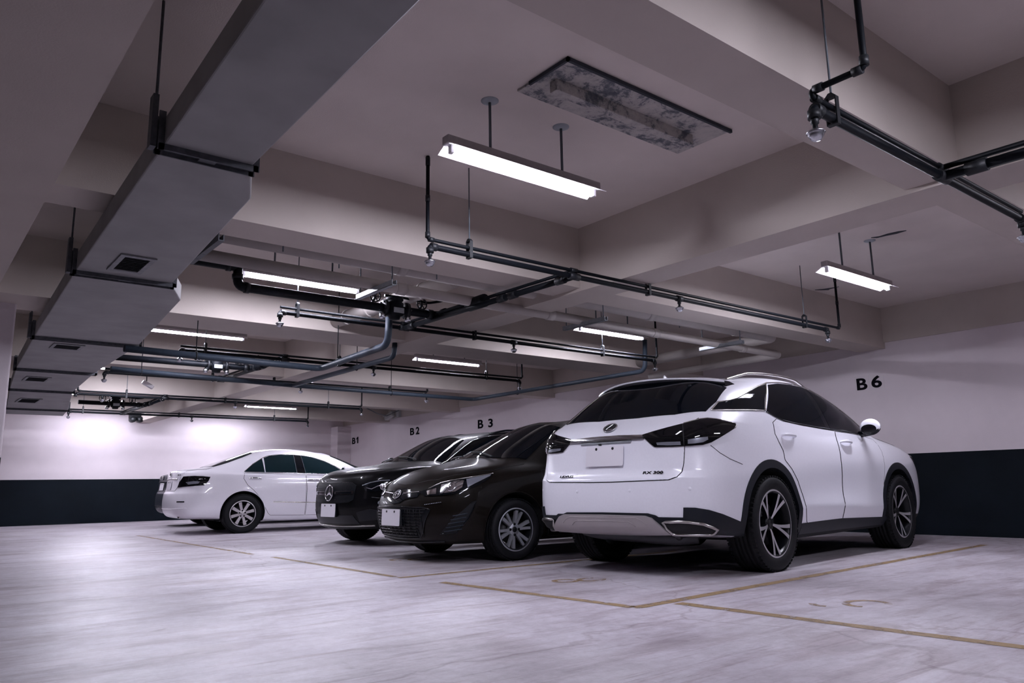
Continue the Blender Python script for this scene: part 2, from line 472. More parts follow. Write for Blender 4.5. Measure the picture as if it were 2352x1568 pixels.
# rows: (y, x_left, x_right); a jump in width is a taper piece
DZ0, DZ1 = 2.30, 2.44
ST = [(-3.0, .66, 1.10), (3.66, .855, 1.275), (4.08, .865, 1.43), (6.22, .925, 1.59), (6.72, .945, 1.80), (9.12, 1.04, 2.03), (11.6, 1.16, 2.06), (13.95, 1.34, 2.19), (17.1, 1.62, 2.63), (18.4, 1.75, 2.75)]
SECT = [(0, 1), (1, 3), (3, 5), (5, 6), (6, 7), (7, 8), (8, 9)]
for a, b in SECT:
    mb = MB()
    rows = ST[a:b + 1]
    pts = [(r[1], r[0]) for r in rows] + [(r[2], r[0]) for r in reversed(rows)]
    mb.prism(pts, DZ0, DZ1)
    mb.build('duct_section', M['duct'], duct, bevel=.008)
for y, xl, xr in (ST[1], ST[3], ST[5], ST[6], ST[7], ST[8]):
    f = MB()
    for dy in (-.035, .035):
        f.box((xl - .025, y + dy - .004, DZ0 - .03), (xr + .025, y + dy + .004, DZ0))
        f.box((xl - .03, y + dy - .004, DZ0 - .03), (xl, y + dy + .004, DZ1 + .02))
        f.box((xr, y + dy - .004, DZ0 - .03), (xr + .03, y + dy + .004, DZ1 + .02))
    f.box((xl - .02, y - .035, DZ0 - .008), (xr + .02, y + .035, DZ0 + .01))
    f.box((xl - .02, y - .035, DZ0 - .008), (xl - .005, y + .035, DZ1))
    f.box(((xl + xr) / 2 - .04, y - .03, DZ0 - .02), ((xl + xr) / 2 + .04, y + .03, DZ0 - .006))
    f.build('flange', M['flange'], duct)
for x0, x1, y0, y1 in ((1.09, 1.32, 5.56, 6.02), (1.26, 1.56, 9.4, 9.75), (1.36, 1.66, 12.3, 12.8), (1.62, 1.95, 15.2, 15.9)):
    g = MB()
    g.box((x0, y0, DZ0 - .012), (x1, y0 + .045, DZ0)); g.box((x0, y1 - .045, DZ0 - .012), (x1, y1, DZ0))
    g.box((x0, y0 + .045, DZ0 - .012), (x0 + .035, y1 - .045, DZ0)); g.box((x1 - .035, y0 + .045, DZ0 - .012), (x1, y1 - .045, DZ0))
    gf = g.build('grille_frame', M['grille_frame'], duct, bevel=.002)
    l = MB().box((x0 + .035, y0 + .045, DZ0 - .003), (x1 - .035, y1 - .045, DZ0 - .001))
    n = 9
    for i in range(n):
        yy = y0 + .05 + (y1 - y0 - .1) * (i + .5) / n
        l.obox(((x0 + x1) / 2, yy, DZ0 - .006), ((x1 - x0) / 2 - .036, .012, .0012), Matrix.Rotation(.6, 3, 'X'))
    l.build('louvre', M['grille'], gf)
for y, x in ((3.66, .815), (6.22, .885), (9.12, 1.0)):
    r = MB().cyl((x, y, DZ1 - .01), (x, y, ZC), .007, 10)
    r.box((x - .02, y - .03, DZ0 - .02), (x + .006, y + .03, DZ1 + .10))
    r.build('duct_hanger', M['flange'], duct)

# hanging steel channel beside the duct
ch = empty('steel_channel', (1.62, 5.5, 2.40), 0, 'short dark steel channel hanging beside the duct under the white pipes', 'bracket')
MB().box((-.02, -.34, -.02), (.02, .34, -.012)).box((-.02, -.34, -.012), (-.013, .34, .028)).box((.013, -.34, -.012), (.02, .34, .028)).build('channel', M['flange'], ch)
MB().cyl((0, -.28, -.02), (0, -.28, ZC - 2.40), .005, 8).build('rod', M['rod'], ch)

# ================================================================ SPRINKLER PIPES
ORD = ['row nearest the camera', 'second row back', 'third row back', 'fourth row back', 'fifth row back', 'sixth row back', 'farthest row']
def sprinkler_head(parent, x, y, z, d=-1):
    h = MB()
    h.lathe([(0, 0), (.017, 0), (.017, -.03), (.011, -.034), (.011, -.05), (0, -.05)], 16, 'z', (x, y, z))
    hd = h.build('sprinkler_head', M['dark_iron'], parent)
    k = MB()
    k.lathe([(0, -.05), (.014, -.052), (.036, -.066), (.04, -.072), (.034, -.075), (.033, -.084), (.02, -.103), (0, -.108)], 20, 'z', (x, y, z))
    k.build('deflector', M['chrome_head'], hd)
def fitting(parent, p, axis, r, l=.05):
    # one screwed coupling
    d = {'x': (l, 0, 0), 'y': (0, l, 0), 'z': (0, 0, l)}[axis]
    MB().cyl((p[0] - d[0], p[1] - d[1], p[2] - d[2]), (p[0] + d[0], p[1] + d[1], p[2] + d[2]), r, 16).build('coupling', M['dark_iron'], parent)
# row: y, zlow, x0, x1, heads, branch x, hangers, risers (left, right)
ROWS = [
 (1.55, 2.25, 2.90, 5.25, (2.90, 5.25), 4.14, (3.06,), (None, None)),
 (4.41, 2.37, 2.82, 8.09, (2.82, 5.52, 8.09), 4.20, (3.16, 5.10, 7.63), (2.80, 8.36)),
 (6.96, 2.37, 2.77, 8.11, (2.77, 5.62, 8.11), 4.13, (2.94, 5.05, 7.1), (None, 8.16)),
 (9.55, 2.37, 2.59, 7.82, (2.59, 5.18, 7.82), 3.89, (2.88, 4.66, 7.15), (None, 7.87)),
 (11.9, 2.37, 2.24, 7.54, (2.24, 5.13, 7.54), 3.84, (3.72, 4.68, 6.78), (None, 7.56)),
 (14.75, 2.37, 2.36, 7.73, (2.77, 5.06, 7.73), 3.80, (3.15, 4.87, 6.97), (2.39, 7.73)),
 (18.1, 2.37, 2.80, 8.02, (2.80, 5.25, 8.02), 3.82, (3.06, 4.97, 7.16), (None, 8.02)),
]
for i, (y, z, x0, x1, heads, bx, hang, ris) in enumerate(ROWS):
    lo = empty('sprinkler_pipe', (x0, y, z), 0, 'thick black sprinkler pipe with hanging heads, ' + ORD[i], 'pipe', 'black sprinkler pipes')
    zz = .050
    end = (x1 - x0)
    MB().tube([(-.0, 0, -.045), (0, 0, 0), (end, 0, 0), (end, 0, -.045)], .021, 14, fillet=.03).build('pipe_run', M['black_pipe'], lo)
    for hx in heads:
        sprinkler_head(lo, hx - x0, 0, -.04 if abs(hx - x0) < .01 or abs(hx - x1) < .01 else -.018)
    for p in (.03, end - .03): fitting(lo, (p, 0, 0), 'x', .0275, .024)
    fitting(lo, (0, 0, -.03), 'z', .0275, .018); fitting(lo, (end, 0, -.03), 'z', .0275, .018)
    for hx in heads[1:-1]: fitting(lo, (hx - x0, 0, 0), 'x', .0275, .035)
    fitting(lo, (bx - x0, 0, 0), 'x', .030, .055)
    up = empty('upper_pipe', (x0, y, z + zz), 0, 'thin black pipe running just above the sprinkler pipe, ' + ORD[i], 'pipe', 'thin black upper pipes')
    pts = [(0, 0, 0), (end, 0, 0)]
    top = ZC - z - zz - .002
    if ris[0] is not None:
        pts = [(ris[0] - x0, 0, top)] + [(ris[0] - x0, 0, 0)] + pts[1:]
    elif i == 0:
        pts = [(.0, -.23, top), (.0, -.23, .03), (0, 0, .03), (0, 0, 0)] + pts[1:]
    if ris[1] is not None:
        pts = pts[:-1] + [(ris[1] - x0, 0, 0), (ris[1] - x0, 0, top)]
    MB().tube(pts, .0135, 12, fillet=.03).build('pipe_run', M['black_pipe'], up)
    fitting(up, (bx - x0, 0, 0), 'x', .02, .035)
    if i == 0:
        fitting(up, (0, -.23, .06), 'z', .019, .02); fitting(up, (0, -.20, .03), 'y', .019, .02); fitting(up, (0, -.03, .03), 'y', .019, .02); fitting(up, (.03, 0, 0), 'x', .019, .02); fitting(up, (0, -.23, .42), 'z', .018, .03)
    for k in (1, 2):
        if ris[k - 1] is not None:
            rx = ris[k - 1] - x0
            fitting(up, (rx, 0, .03), 'z', .018, .02); fitting(up, (rx + (.03 if k == 1 else -.03), 0, 0), 'x', .018, .02)
            fitting(up, (rx, 0, .30), 'z', .017, .022); fitting(up, (rx, 0, top - .04), 'z', .017, .03)
    for n, hx in enumerate(hang):
        hg = empty('pipe_hanger', (hx, y, z), 0, '%s rod hanger with clamp on the sprinkler pipes, %s' % (('left', 'middle', 'right')[n], ORD[i]), 'hanger', 'pipe hanger rods')
        MB().cyl((0, 0, .10), (0, 0, ZC - z), .005, 8).build('rod', M['rod'], hg)
        prof = [(-.026, -.030), (-.026, .10), (-.008, .118), (.008, .118), (.026, .10), (.026, -.030), (.020, -.030), (.020, .096), (-.020, .096), (-.020, -.024), (.020, -.024), (.020, -.030)]
        MB().prism(prof, -.013, .013, 'x').build('clamp', M['dark_iron'], hg)

# branch mains joining pairs of rows, each fed through a valve set
def branch(x0, y0, x1, y1, z, label):
    b = empty('branch_pipe', (x0, y0, z), 0, label, 'pipe', 'black branch mains')
    dx, dy = x1 - x0, y1 - y0
    MB().cyl((0, 0, 0), (dx, dy, 0), .026, 16).build('lower_run', M['black_pipe'], b)
    MB().cyl((0, 0, .050), (dx, dy, .050), .0145, 12).build('upper_run', M['black_pipe'], b)
    for t in (.06, .30, .36, .94):
        fitting(b, (dx * t, dy * t, 0), 'y', .034, .05)
    return b
branch(4.20, 4.41, 4.13, 6.96, 2.37, 'near black branch main linking the second and third sprinkler rows')
branch(3.89, 9.55, 3.84, 11.9, 2.37, 'middle black branch main linking the fourth and fifth sprinkler rows')
branch(3.80, 14.75, 3.82, 18.1, 2.37, 'far black branch main linking the sixth and seventh sprinkler rows')
branch(4.14, 1.55, 4.22, -1.2, 2.25, 'black branch main running off the right edge from the nearest sprinkler row')

def valve_set(x, y, z, xs, label, label2, jog=True):
    # the thick feed pipe
    fp = empty('feed_pipe', (xs, y, z), 0, label2, 'pipe', 'black feed pipes')
    e = x + .50 - xs
    if jog:
        pts = [(-.55, 0, .17), (.22, 0, .17), (.24, 0, .17), (.24, 0, 0), (e, 0, 0), (e, -.75, 0)]
    else:
        pts = [(0, 0, 0), (e, 0, 0), (e, -.35, 0)]
    MB().tube(pts, .040, 18, fillet=.07).build('pipe_run', M['black_pipe'], fp)
    if jog:
        fitting(fp, (.16, 0, .17), 'x', .048, .02); fitting(fp, (.24, 0, .085), 'z', .048, .02); fitting(fp, (.32, 0, 0), 'x', .048, .02)
    fitting(fp, (e - .1, 0, 0), 'x', .05, .03); fitting(fp, (e, -.12, 0), 'y', .05, .03)
    if jog: fitting(fp, (e, -.675, 0), 'y', .062, .125)
    v = empty('alarm_valve', (x, y, z), 0, label, 'valve', 'black pipe valves')
    b = MB()
    b.lathe([(0, -.10), (.05, -.10), (.06, -.07), (.085, -.06), (.085, .06), (.06, .08), (.085, .085), (.085, .115), (.03, .13), (0, .13)], 24, 'z', (0, 0, 0))
    b.build('body', M['black_pipe'], v)
    for sx in (-.13, .11):
        fl = MB()
        fl.lathe([(0, sx), (.078, sx), (.082, sx + .006), (.082, sx + .028), (0, sx + .03)], 24, 'x')
        b0 = sx - .015 if sx < 0 else sx + .025
        for k in range(6):
            a = PI / 3 * k
            fl.cyl((b0, .062 * math.cos(a), .062 * math.sin(a)), (b0 + .022, .062 * math.cos(a), .062 * math.sin(a)), .010, 8)
        fl.build('flange', M['dark_iron'], v)
    MB().box((-.055, -.090, -.05), (.055, -.082, .0)).build('name_plate', M['galv'], v)
    for n, (hx, hz) in enumerate(((-.24, .09), (.28, .08))):
        w = MB()
        w.tube([(hx + .055 * math.cos(a), -.05, hz + .055 * math.sin(a)) for a in np.linspace(0, 2 * PI, 21)[:-1]], .007, 8, closed=True)
        for k in range(3):
            a = PI / 3 * k
            w.cyl((hx - .055 * math.cos(a), -.05, hz - .055 * math.sin(a)), (hx + .055 * math.cos(a), -.05, hz + .055 * math.sin(a)), .005, 6)
        w.cyl((hx, -.05, hz), (hx, .0, hz - .05), .014, 10)
        w.build('hand_wheel', M['dark_iron'], v)
    for sx in (-.15, .13):
        MB().lathe([(0, -.085), (.022, -.085), (.03, -.075), (.03, -.045), (.02, -.03), (0, -.03)], 14, 'z', (sx, -.03, -.03)).build('drain_cap', M['chrome_head'], v)
    MB().tube([(-.1, .02, .13), (.12, .02, .135), (.40, .02, .12), (.46, -.12, .12), (.44, -.35, .12)], .013, 10, fillet=.04).build('bypass_pipe', M['black_pipe'], v)
valve_set(3.70, 6.42, 2.415, 1.93, 'large black alarm valve with hand wheels beside the second tube lamp', 'thick black feed pipe with a double bend beside the duct')
valve_set(3.34, 10.55, 2.38, 2.1, 'black alarm valve farther back, below the third left lamp', 'thick black feed pipe running to the farther valve', False)
valve_set(3.28, 16.2, 2.38, 2.65, 'small black alarm valve beside the last left lamp', 'thick black feed pipe below the last left lamp', False)

# ================================================================ GREY DRAIN PIPES
def drain(pts, r, label, hang=()):
    d = empty('drain_pipe', pts[0][0], 0, label, 'pipe', 'grey drain pipes')
    o = Vector(pts[0][0])
    for run in pts:
        mb = MB(); mb.tube([Vector(p) - o for p in run], r, 16, fillet=.12); mb.build('pipe_run', M['grey_pipe'], d)
    for h in hang:
        p = Vector(h) - o
        m = MB(); m.cyl(p + Vector((0, 0, r)), (p.x, p.y, ZC - o.z), .0055, 8)
        m.tube([p + Vector((0, (r + .006) * math.cos(a), (r + .006) * math.sin(a))) for a in np.linspace(0, 2 * PI, 17)[:-1]], .007, 6, closed=True)
        m.build('hanger', M['dark_iron'], d)
drain([[(1.70, 8.2, 2.10), (3.86, 8.40, 2.10), (3.80, 6.72, 2.12), (3.80, 6.70, 2.40)]], .036, 'grey drain pipe dropping from the large valve and turning left', [(2.4, 8.26, 2.10), (3.83, 7.9, 2.105)])
drain([[(2.12, 10.9, 2.28), (4.73, 11.27, 2.28), (8.27, 11.44, 2.28), (8.36, 7.36, 2.30), (8.36, 7.34, 2.75)], [(4.73, 11.27, 2.28), (4.76, 8.26, 2.30), (4.76, 8.24, 2.49)]], .033, 'long grey drain pipe crossing the garage and turning along the right wall', [(2.5, 10.96, 2.28), (6.5, 11.36, 2.28), (8.30, 10.2, 2.285), (4.74, 9.2, 2.29)])

# ================================================================ PAINTED WHITE PIPES
def wpipe(pts, r, label, fil=.12):
    o = Vector(pts[0])
    d = empty('white_pipe', o, 0, label, 'pipe', 'painted white pipes')
    MB().tube([Vector(p) - o for p in pts], r, 20, fillet=fil).build('pipe_run', M['white_pipe'], d)
    L = (Vector(pts[1]) - o)
    for t in (.22, .45, .66, .88):
        MB().tube([L * t, L * (t + .012)], r + .006, 20).build('coupling', M['white_pipe'], d)
wpipe([(1.64, 5.60, 2.585), (8.9, 5.60, 2.565), (8.95, 8.0, 2.56)], .072, 'thick white pipe hung along the far face of the near cross beam')
wpipe([(1.66, 5.80, 2.455), (9.35, 5.80, 2.40), (9.42, 8.2, 2.40)], .048, 'thinner white pipe beside the thick one under the beams')
wpipe([(3.95, 5.75, 2.60), (3.85, 8.0, 2.60)], .078, 'white pipe stub crossing behind the large black valve')
def cradle(x, label):
    c = empty('pipe_cradle', (x, 5.72, 2.36), 0, label, 'bracket', 'steel pipe cradles')
    MB().box((-.022, -.30, -.004), (.022, .34, 0)).box((-.022, -.30, -.004), (-.018, .34, .04)).box((.018, -.30, -.004), (.022, .34, .04)).build('channel', M['galv'], c)
    for dy in (-.26, .30):
        MB().cyl((0, dy, 0), (0, dy, ZC - 2.36), .006, 8).build('rod', M['rod'], c)
cradle(3.12, 'steel cradle carrying the white pipes above the large valve')
cradle(5.60, 'steel cradle carrying the white pipes above the suv tail')
cradle(7.95, 'steel cradle carrying the white pipes nearest the right wall')
for k, x in enumerate((2.2, 2.75, 3.6, 7.1)):
    o = MB().cyl((0, 0, 0), (0, 0, ZC - 2.50), .006, 8).build('hanger_rod', M['rod'], loc=(x, 5.52 + .17 * (k % 2), 2.50))
    tag(o, ('first', 'second', 'third', 'rightmost')[k] + ' thin rod holding the white pipes, counted from the duct', 'rod', 'white pipe rods')

# ================================================================ SECURITY CAMERAS, CABLE
def cctv(x, y, z, rz, m, label):
    c = empty('security_camera', (x, y, z), rz, label, 'camera', 'wall cameras')
    MB().box((-.12, -.07, -.06), (0, .07, .18)).build('junction_box', M['cream_metal'], c, bevel=.008)
    b = MB()
    R = Matrix.Rotation(.25, 3, 'Y')
    b.obox((-.17, .30, -.02), (.055, .2, .05), Matrix.Rotation(-.25, 3, 'X')); b.build('camera_body', m, c, bevel=.012)
    MB().obox((-.17, .33, .04), (.068, .24, .006), Matrix.Rotation(-.25, 3, 'X')).build('sun_shield', m, c)
    MB().cyl((-.17, .10, -.10), (-.08, .0, -.03), .02, 10).build('bracket_arm', m, c)
    MB().cyl((-.17, .485, -.068), (-.17, .50, -.072), .035, 16).build('lens', M['sign_black'], c)
cctv(XW, 17.9, 2.62, 0, M['cream_metal'], 'pale security camera on the right wall above B2')
c2 = empty('security_camera', (4.64, YB - .55, 2.50), 0, 'dark twin lens camera hanging before the back wall', 'camera')
MB().box((-.12, -.02, .0), (.16, .12, .3)).build('mount', M['dark_iron'], c2, bevel=.01)
for dx in (-.06, .10):
    MB().lathe([(0, -.18), (.05, -.18), (.075, -.13), (.075, .04), (.05, .07), (0, .07)], 18, 'y', (dx, 0, -.03)).build('lens_barrel', M['dark_iron'], c2)
MB().box((-.06, -.01, .3), (.06, .09, ZC - 2.5)).build('drop_post', M['dark_iron'], c2)
c3 = empty('security_camera', (3.05, 12.9, 2.36), 0, 'small white camera under the far sprinkler pipes', 'camera')
MB().obox((0, 0, 0), (.09, .035, .03), Matrix.Rotation(.5, 3, 'Y')).build('camera_body', M['white_metal'], c3, bevel=.008)
MB().cyl((-.02, 0, .02), (-.04, 0, ZC - 2.36), .008, 8).build('mount', M['dark_iron'], c3)
cb = MB().tube([(8.15, 15.45, 2.50), (8.8, 16.0, 2.42), (9.5, 16.8, 2.46), (10.3, 17.6, 2.70), (10.5, 17.9, 2.78)], .012, 8).build('cable', M['cable'])
tag(cb, 'grey cable sagging from the sprinkler pipes to the wall camera', 'cable')
# ================================================================ CAR KIT
NC = 16
def sp(d):
    ks = sorted(d); return np.interp(np.arange(NC), ks, [d[k] for k in ks])
def ring(base, z, dxr=0.0, dxf=0.0, dy=0.0, over=None):
    # base: (16,2) plan; z, dy: sparse dict or number
    z = sp(z) if isinstance(z, dict) else np.full(NC, float(z))
    dyv = sp(dy) if isinstance(dy, dict) else np.full(NC, float(dy))
    X = base[:, 0].copy(); Y = base[:, 1].copy()
    wr = np.interp(np.arange(NC), [0, 3, 5], [1, .75, 0]); wf = np.interp(np.arange(NC), [10, 12, 15], [0, .75, 1])
    X = X + dxr * wr - dxf * wf
    W = Y.max()
    Y = Y * (1 - dyv / W)
    R = np.stack([X, Y, z], 1)
    if over:
        for k, v in over.items(): R[k] = [R[k][i] if v[i] is None else v[i] for i in range(3)]
    R[0, 1] = 0; R[-1, 1] = 0
    return R
def gring(xs, ys, zs):
    R = np.stack([sp(xs), sp(ys), sp(zs)], 1); R[0, 1] = 0; R[-1, 1] = 0
    return R
def mixr(a, b, t, bulge=0.0, zb=0.0):
    R = a * (1 - t) + b * t
    R[:, 1] += bulge * np.sign(R[:, 1]); R[:, 2] += zb
    R[0, 1] = 0; R[-1, 1] = 0
    return R

class CarBody:
    """closed smooth shell grown from a stack of rings (bottom to top)"""
    def __init__(s, rings, sharp=None, sub=3):
        s.rings = rings
        vs = []; idx = []
        for R in rings:
            row = []
            for j in range(NC): row.append(len(vs)); vs.append(tuple(R[j]))
            for j in range(NC - 2, 0, -1): row.append(len(vs)); vs.append((R[j][0], -R[j][1], R[j][2]))
            idx.append(row)
        n = 2 * NC - 2
        fs = []
        for i in range(len(rings) - 1):
            a, b = idx[i], idx[i + 1]
            for k in range(n):
                k2 = (k + 1) % n
                fs.append((a[k], a[k2], b[k2], b[k]))
        def cap(R, row, flip, dz):
            c = [row[0]]
            for j in range(1, NC - 1): c.append(len(vs)); vs.append((R[j][0], 0.0, R[j][2] + dz[j]))
            c.append(row[NC - 1])
            for j in range(NC - 1):
                l = (row[j], row[j + 1], c[j + 1], c[j])
                rj = lambda q: row[(n - q) % n]
                r = (rj(j + 1), rj(j), c[j], c[j + 1])
                for f in (l, r):
                    f = tuple(dict.fromkeys(f))
                    if len(f) >= 3: fs.append(f[::-1] if flip else f)
        cap(rings[0], idx[0], True, np.zeros(NC))
        T = rings[-1]
        cap(T, idx[-1], False, np.array(s_crown(T)))
        me = bpy.data.meshes.new('shell'); me.from_pydata(vs, [], fs); me.update()
        bm = bmesh.new(); bm.from_mesh(me)
        bmesh.ops.recalc_face_normals(bm, faces=bm.faces)
        if sharp:
            cl = bm.edges.layers.float.new('crease_edge')
            bm.verts.ensure_lookup_table(); bm.edges.ensure_lookup_table()
            em = {tuple(sorted((e.verts[0].index, e.verts[1].index))): e for e in bm.edges}
            for i, (c0, c1, val) in sharp:
                row = idx[i]
                for k in range(n):
                    j = k if k < NC else n - k
                    j2 = (k + 1) if k + 1 < NC else n - k - 1
                    if c0 <= min(j, j2) and max(j, j2) <= c1:
                        e = em.get(tuple(sorted((row[k], row[(k + 1) % n]))))
                        if e: e[cl] = val
        bm.to_mesh(me); bm.free()
        s.cage = me
        o = bpy.data.objects.new('tmp_shell', me); C.objects.link(o)
        md = o.modifiers.new('s', 'SUBSURF'); md.levels = sub; md.render_levels = sub
        s.tmp = o
        bpy.context.view_layer.update()
        dg = bpy.context.evaluated_depsgraph_get()
        ev = bpy.data.meshes.new_from_object(o.evaluated_get(dg))
        s.verts = [v.co.copy() for v in ev.vertices]; s.norms = [v.normal.copy() for v in ev.vertices]
        s.polys = [tuple(p.vertices) for p in ev.polygons]
        s.bvh = BVHTree.FromPolygons(s.verts, s.polys)
        bpy.data.meshes.remove(ev)
    def body_object(s, name, mats, parent, arches, r, ywid=(.52, 1.2), width=.95, zblack=None):
        # arches: list of (x, z); cut the wheel wells
        o = s.tmp
        cut = MB()
        for ax, az, rr in arches:
            for sg in (1, -1):
                prof = [(0, ywid[0] * sg), (rr, ywid[0] * sg), (rr, ywid[1] * sg), (0, ywid[1] * sg)]
                k = 48; vs = []
                for yy in (ywid[0] * sg, ywid[1] * sg):
                    vs += [(ax + rr * math.cos(2 * PI * i / k), yy, az + rr * math.sin(2 * PI * i / k)) for i in range(k)]
                cut.add(vs, [tuple(range(k)), tuple(range(2 * k - 1, k - 1, -1))] + [(i, k + i, k + (i + 1) % k, (i + 1) % k) for i in range(k)])
        co = cut.build('tmp_cut', [mats[1]])
        for m in mats: s.cage.materials.append(m)
        bo = o.modifiers.new('b', 'BOOLEAN'); bo.operation = 'DIFFERENCE'; bo.object = co; bo.solver = 'EXACT'; bo.material_mode = 'TRANSFER'
        bpy.context.view_layer.update()
        me = bpy.data.meshes.new_from_object(o.evaluated_get(bpy.context.evaluated_depsgraph_get()))
        me.name = name
        bm = bmesh.new(); bm.from_mesh(me)
        for f in bm.faces: f.smooth = f.material_index == 0
        if zblack:
            for f in bm.faces:
                c = f.calc_center_median()
                if c.z < zblack and c.x > -.5 : f.material_index = 1
        for e in bm.edges:
            if len(e.link_faces) == 2 and e.link_faces[0].material_index != e.link_faces[1].material_index: e.smooth = False
        bm.to_mesh(me); bm.free()
        b = bpy.data.objects.new(name, me); C.objects.link(b); b.parent = parent
        bpy.data.objects.remove(co); bpy.data.objects.remove(o)
        return b
    def hit(s, p, d):
        loc, n, i, dist = s.bvh.ray_cast(p, d, 12)
        if loc is None:
            loc, n, i, dist = s.bvh.find_nearest(p)
        return loc, s.smooth_n(loc, i)
    def smooth_n(s, loc, i):
        w = 0; acc = Vector((0, 0, 0))
        for v in s.polys[i]:
            k = 1.0 / ((s.verts[v] - loc).length + 1e-4) ** 2
            acc += s.norms[v] * k
        return acc.normalized()
    # conforming panel: outline given in a plane seen along direction d
    def frame(s, d):
        d = Vector(d).normalized()
        if abs(d.z) > .8:
            u = Vector((1, 0, 0)); v = Vector((0, 1, 0))
        else:
            v = Vector((0, 0, 1)); v = (v - d * v.dot(d)).normalized(); u = v.cross(d).normalized()
            u = -u
        return d, u, v
    def patch(s, name, outline, d, off, mat, parent, depth=.012, cell=.03, flip=1, holes=None, rim=None):
        # outline: list of 3d points (car space) near the surface
        d, u, v = s.frame(d)
        base = -d * 4
        bm = bmesh.new()
        P2 = [(Vector(p).dot(u), Vector(p).dot(v)) for p in outline]
        vs = [bm.verts.new((a, b, 0)) for a, b in P2]
        bm.faces.new(vs)
        ext = [min(p[0] for p in P2), max(p[0] for p in P2), min(p[1] for p in P2), max(p[1] for p in P2)]
        for ax in (0, 1):
            lo, hi = ext[2 * ax], ext[2 * ax + 1]
            k = int((hi - lo) / cell)
            for i in range(1, k + 1):
                co = [0, 0, 0]; co[ax] = lo + (hi - lo) * i / (k + 1); no = [0, 0, 0]; no[ax] = 1
                bmesh.ops.bisect_plane(bm, geom=bm.verts[:] + bm.edges[:] + bm.faces[:], dist=1e-5, plane_co=co, plane_no=no)
        # densify long boundary edges
        nm = {}
        for vtx in bm.verts:
            p = u * vtx.co.x + v * vtx.co.y + base
            loc, n = s.hit(p, d)
            vtx.co = loc + n * (off(loc) if callable(off) else off); nm[vtx] = n
        bm.normal_update()
        fl = [f for f in bm.faces]
        a = sum((f.normal.dot(nm[f.verts[0]]) for f in fl))
        if a < 0: bmesh.ops.reverse_faces(bm, faces=fl)
        be = [e for e in bm.edges if e.is_boundary]
        r = bmesh.ops.extrude_edge_only(bm, edges=be)
        nv = [g for g in r['geom'] if isinstance(g, bmesh.types.BMVert)]
        ns = [(x, min(nm.items(), key=lambda kv: (kv[0].co - x.co).length_squared)[1]) for x in nv] if len(nm) < 60 else None
        if ns is None:
            from mathutils.kdtree import KDTree
            items = list(nm.items()); kd = KDTree(len(items))
            for i, (k_, n_) in enumerate(items): kd.insert(k_.co, i)
            kd.balance()
            ns = [(x, items[kd.find(x.co)[1]][1]) for x in nv]
        for x, n in ns: x.co -= n * depth
        bm.normal_update()
        topset = set(fl)
        for f in bm.faces: f.smooth = True
        for e in be: e.smooth = False
        me = bpy.data.meshes.new(name)
        bm.verts.index_update(); bm.faces.index_update()
        tops = {f.index for f in fl}
        nmi = {k.index: n for k, n in nm.items()}
        bm.to_mesh(me); bm.free()
        ln = []
        for p in me.polygons:
            for li in p.loop_indices:
                vi = me.loops[li].vertex_index
                ln.append(nmi[vi] if p.index in tops and vi in nmi else p.normal.copy())
        me.normals_split_custom_set(ln)
        if mat: me.materials.append(mat)
        o = bpy.data.objects.new(name, me); C.objects.link(o); o.parent = parent
        return o
    def on(s, pts, d, off=0.0, step=.03, closed=False):
        # polyline laid on the surface
        d, u, v = s.frame(d); out = []
        pts = [Vector(p) for p in pts]
        if closed: pts = pts + [pts[0]]
        for i in range(len(pts) - 1):
            k = max(1, int((pts[i + 1] - pts[i]).length / step))
            for t in range(k):
                out.append(pts[i].lerp(pts[i + 1], t / k))
        if not closed: out.append(pts[-1])
        res = []
        for p in out:
            q = u * p.dot(u) + v * p.dot(v) - d * 4
            loc, n = s.hit(q, d); res.append(loc + n * off)
        return res
    def strip(s, name, pts, d, r, mat, parent, off=0.0, closed=False, n=8, flat=None):
        q = s.on(pts, d, off, closed=closed)
        return MB().tube(q, r, n, not closed, closed=closed).build(name, mat, parent)

def s_crown(T):
    # rise of the centre line over the last ring
    return [0.0] + [.006] * (NC - 2) + [0.0]

def curve(pts, n=8, closed=False):
    """Catmull-Rom through points of any dimension"""
    P = [np.array(p, float) for p in pts]; m = len(P); out = []
    rng = range(m if closed else m - 1)
    for i in rng:
        p0 = P[(i - 1) % m] if closed or i > 0 else P[i]
        p1 = P[i]; p2 = P[(i + 1) % m]
        p3 = P[(i + 2) % m] if closed or i + 2 < m else p2
        for t in np.linspace(0, 1, n, endpoint=False):
            out.append(tuple(.5 * ((2 * p1) + (-p0 + p2) * t + (2 * p0 - 5 * p1 + 4 * p2 - p3) * t * t + (-p0 + 3 * p1 - 3 * p2 + p3) * t ** 3)))
    if not closed: out.append(tuple(P[-1]))
    return out
def side(pts, sg=-1):      # (x, z) outline on the flank, sg -1 = right
    return [(x, sg * 1.0, z) for x, z in pts]
def rear(pts):             # (y, z) outline on the tail
    return [(-1.0, y, z) for y, z in pts]
def mir(pts): return [(x, -y, z) for x, y, z in pts]
def arcp(cx, cz, r, a0, a1, n=14):
    return [(cx + r * math.cos(math.radians(a0 + (a1 - a0) * i / n)), cz + r * math.sin(math.radians(a0 + (a1 - a0) * i / n))) for i in range(n + 1)]

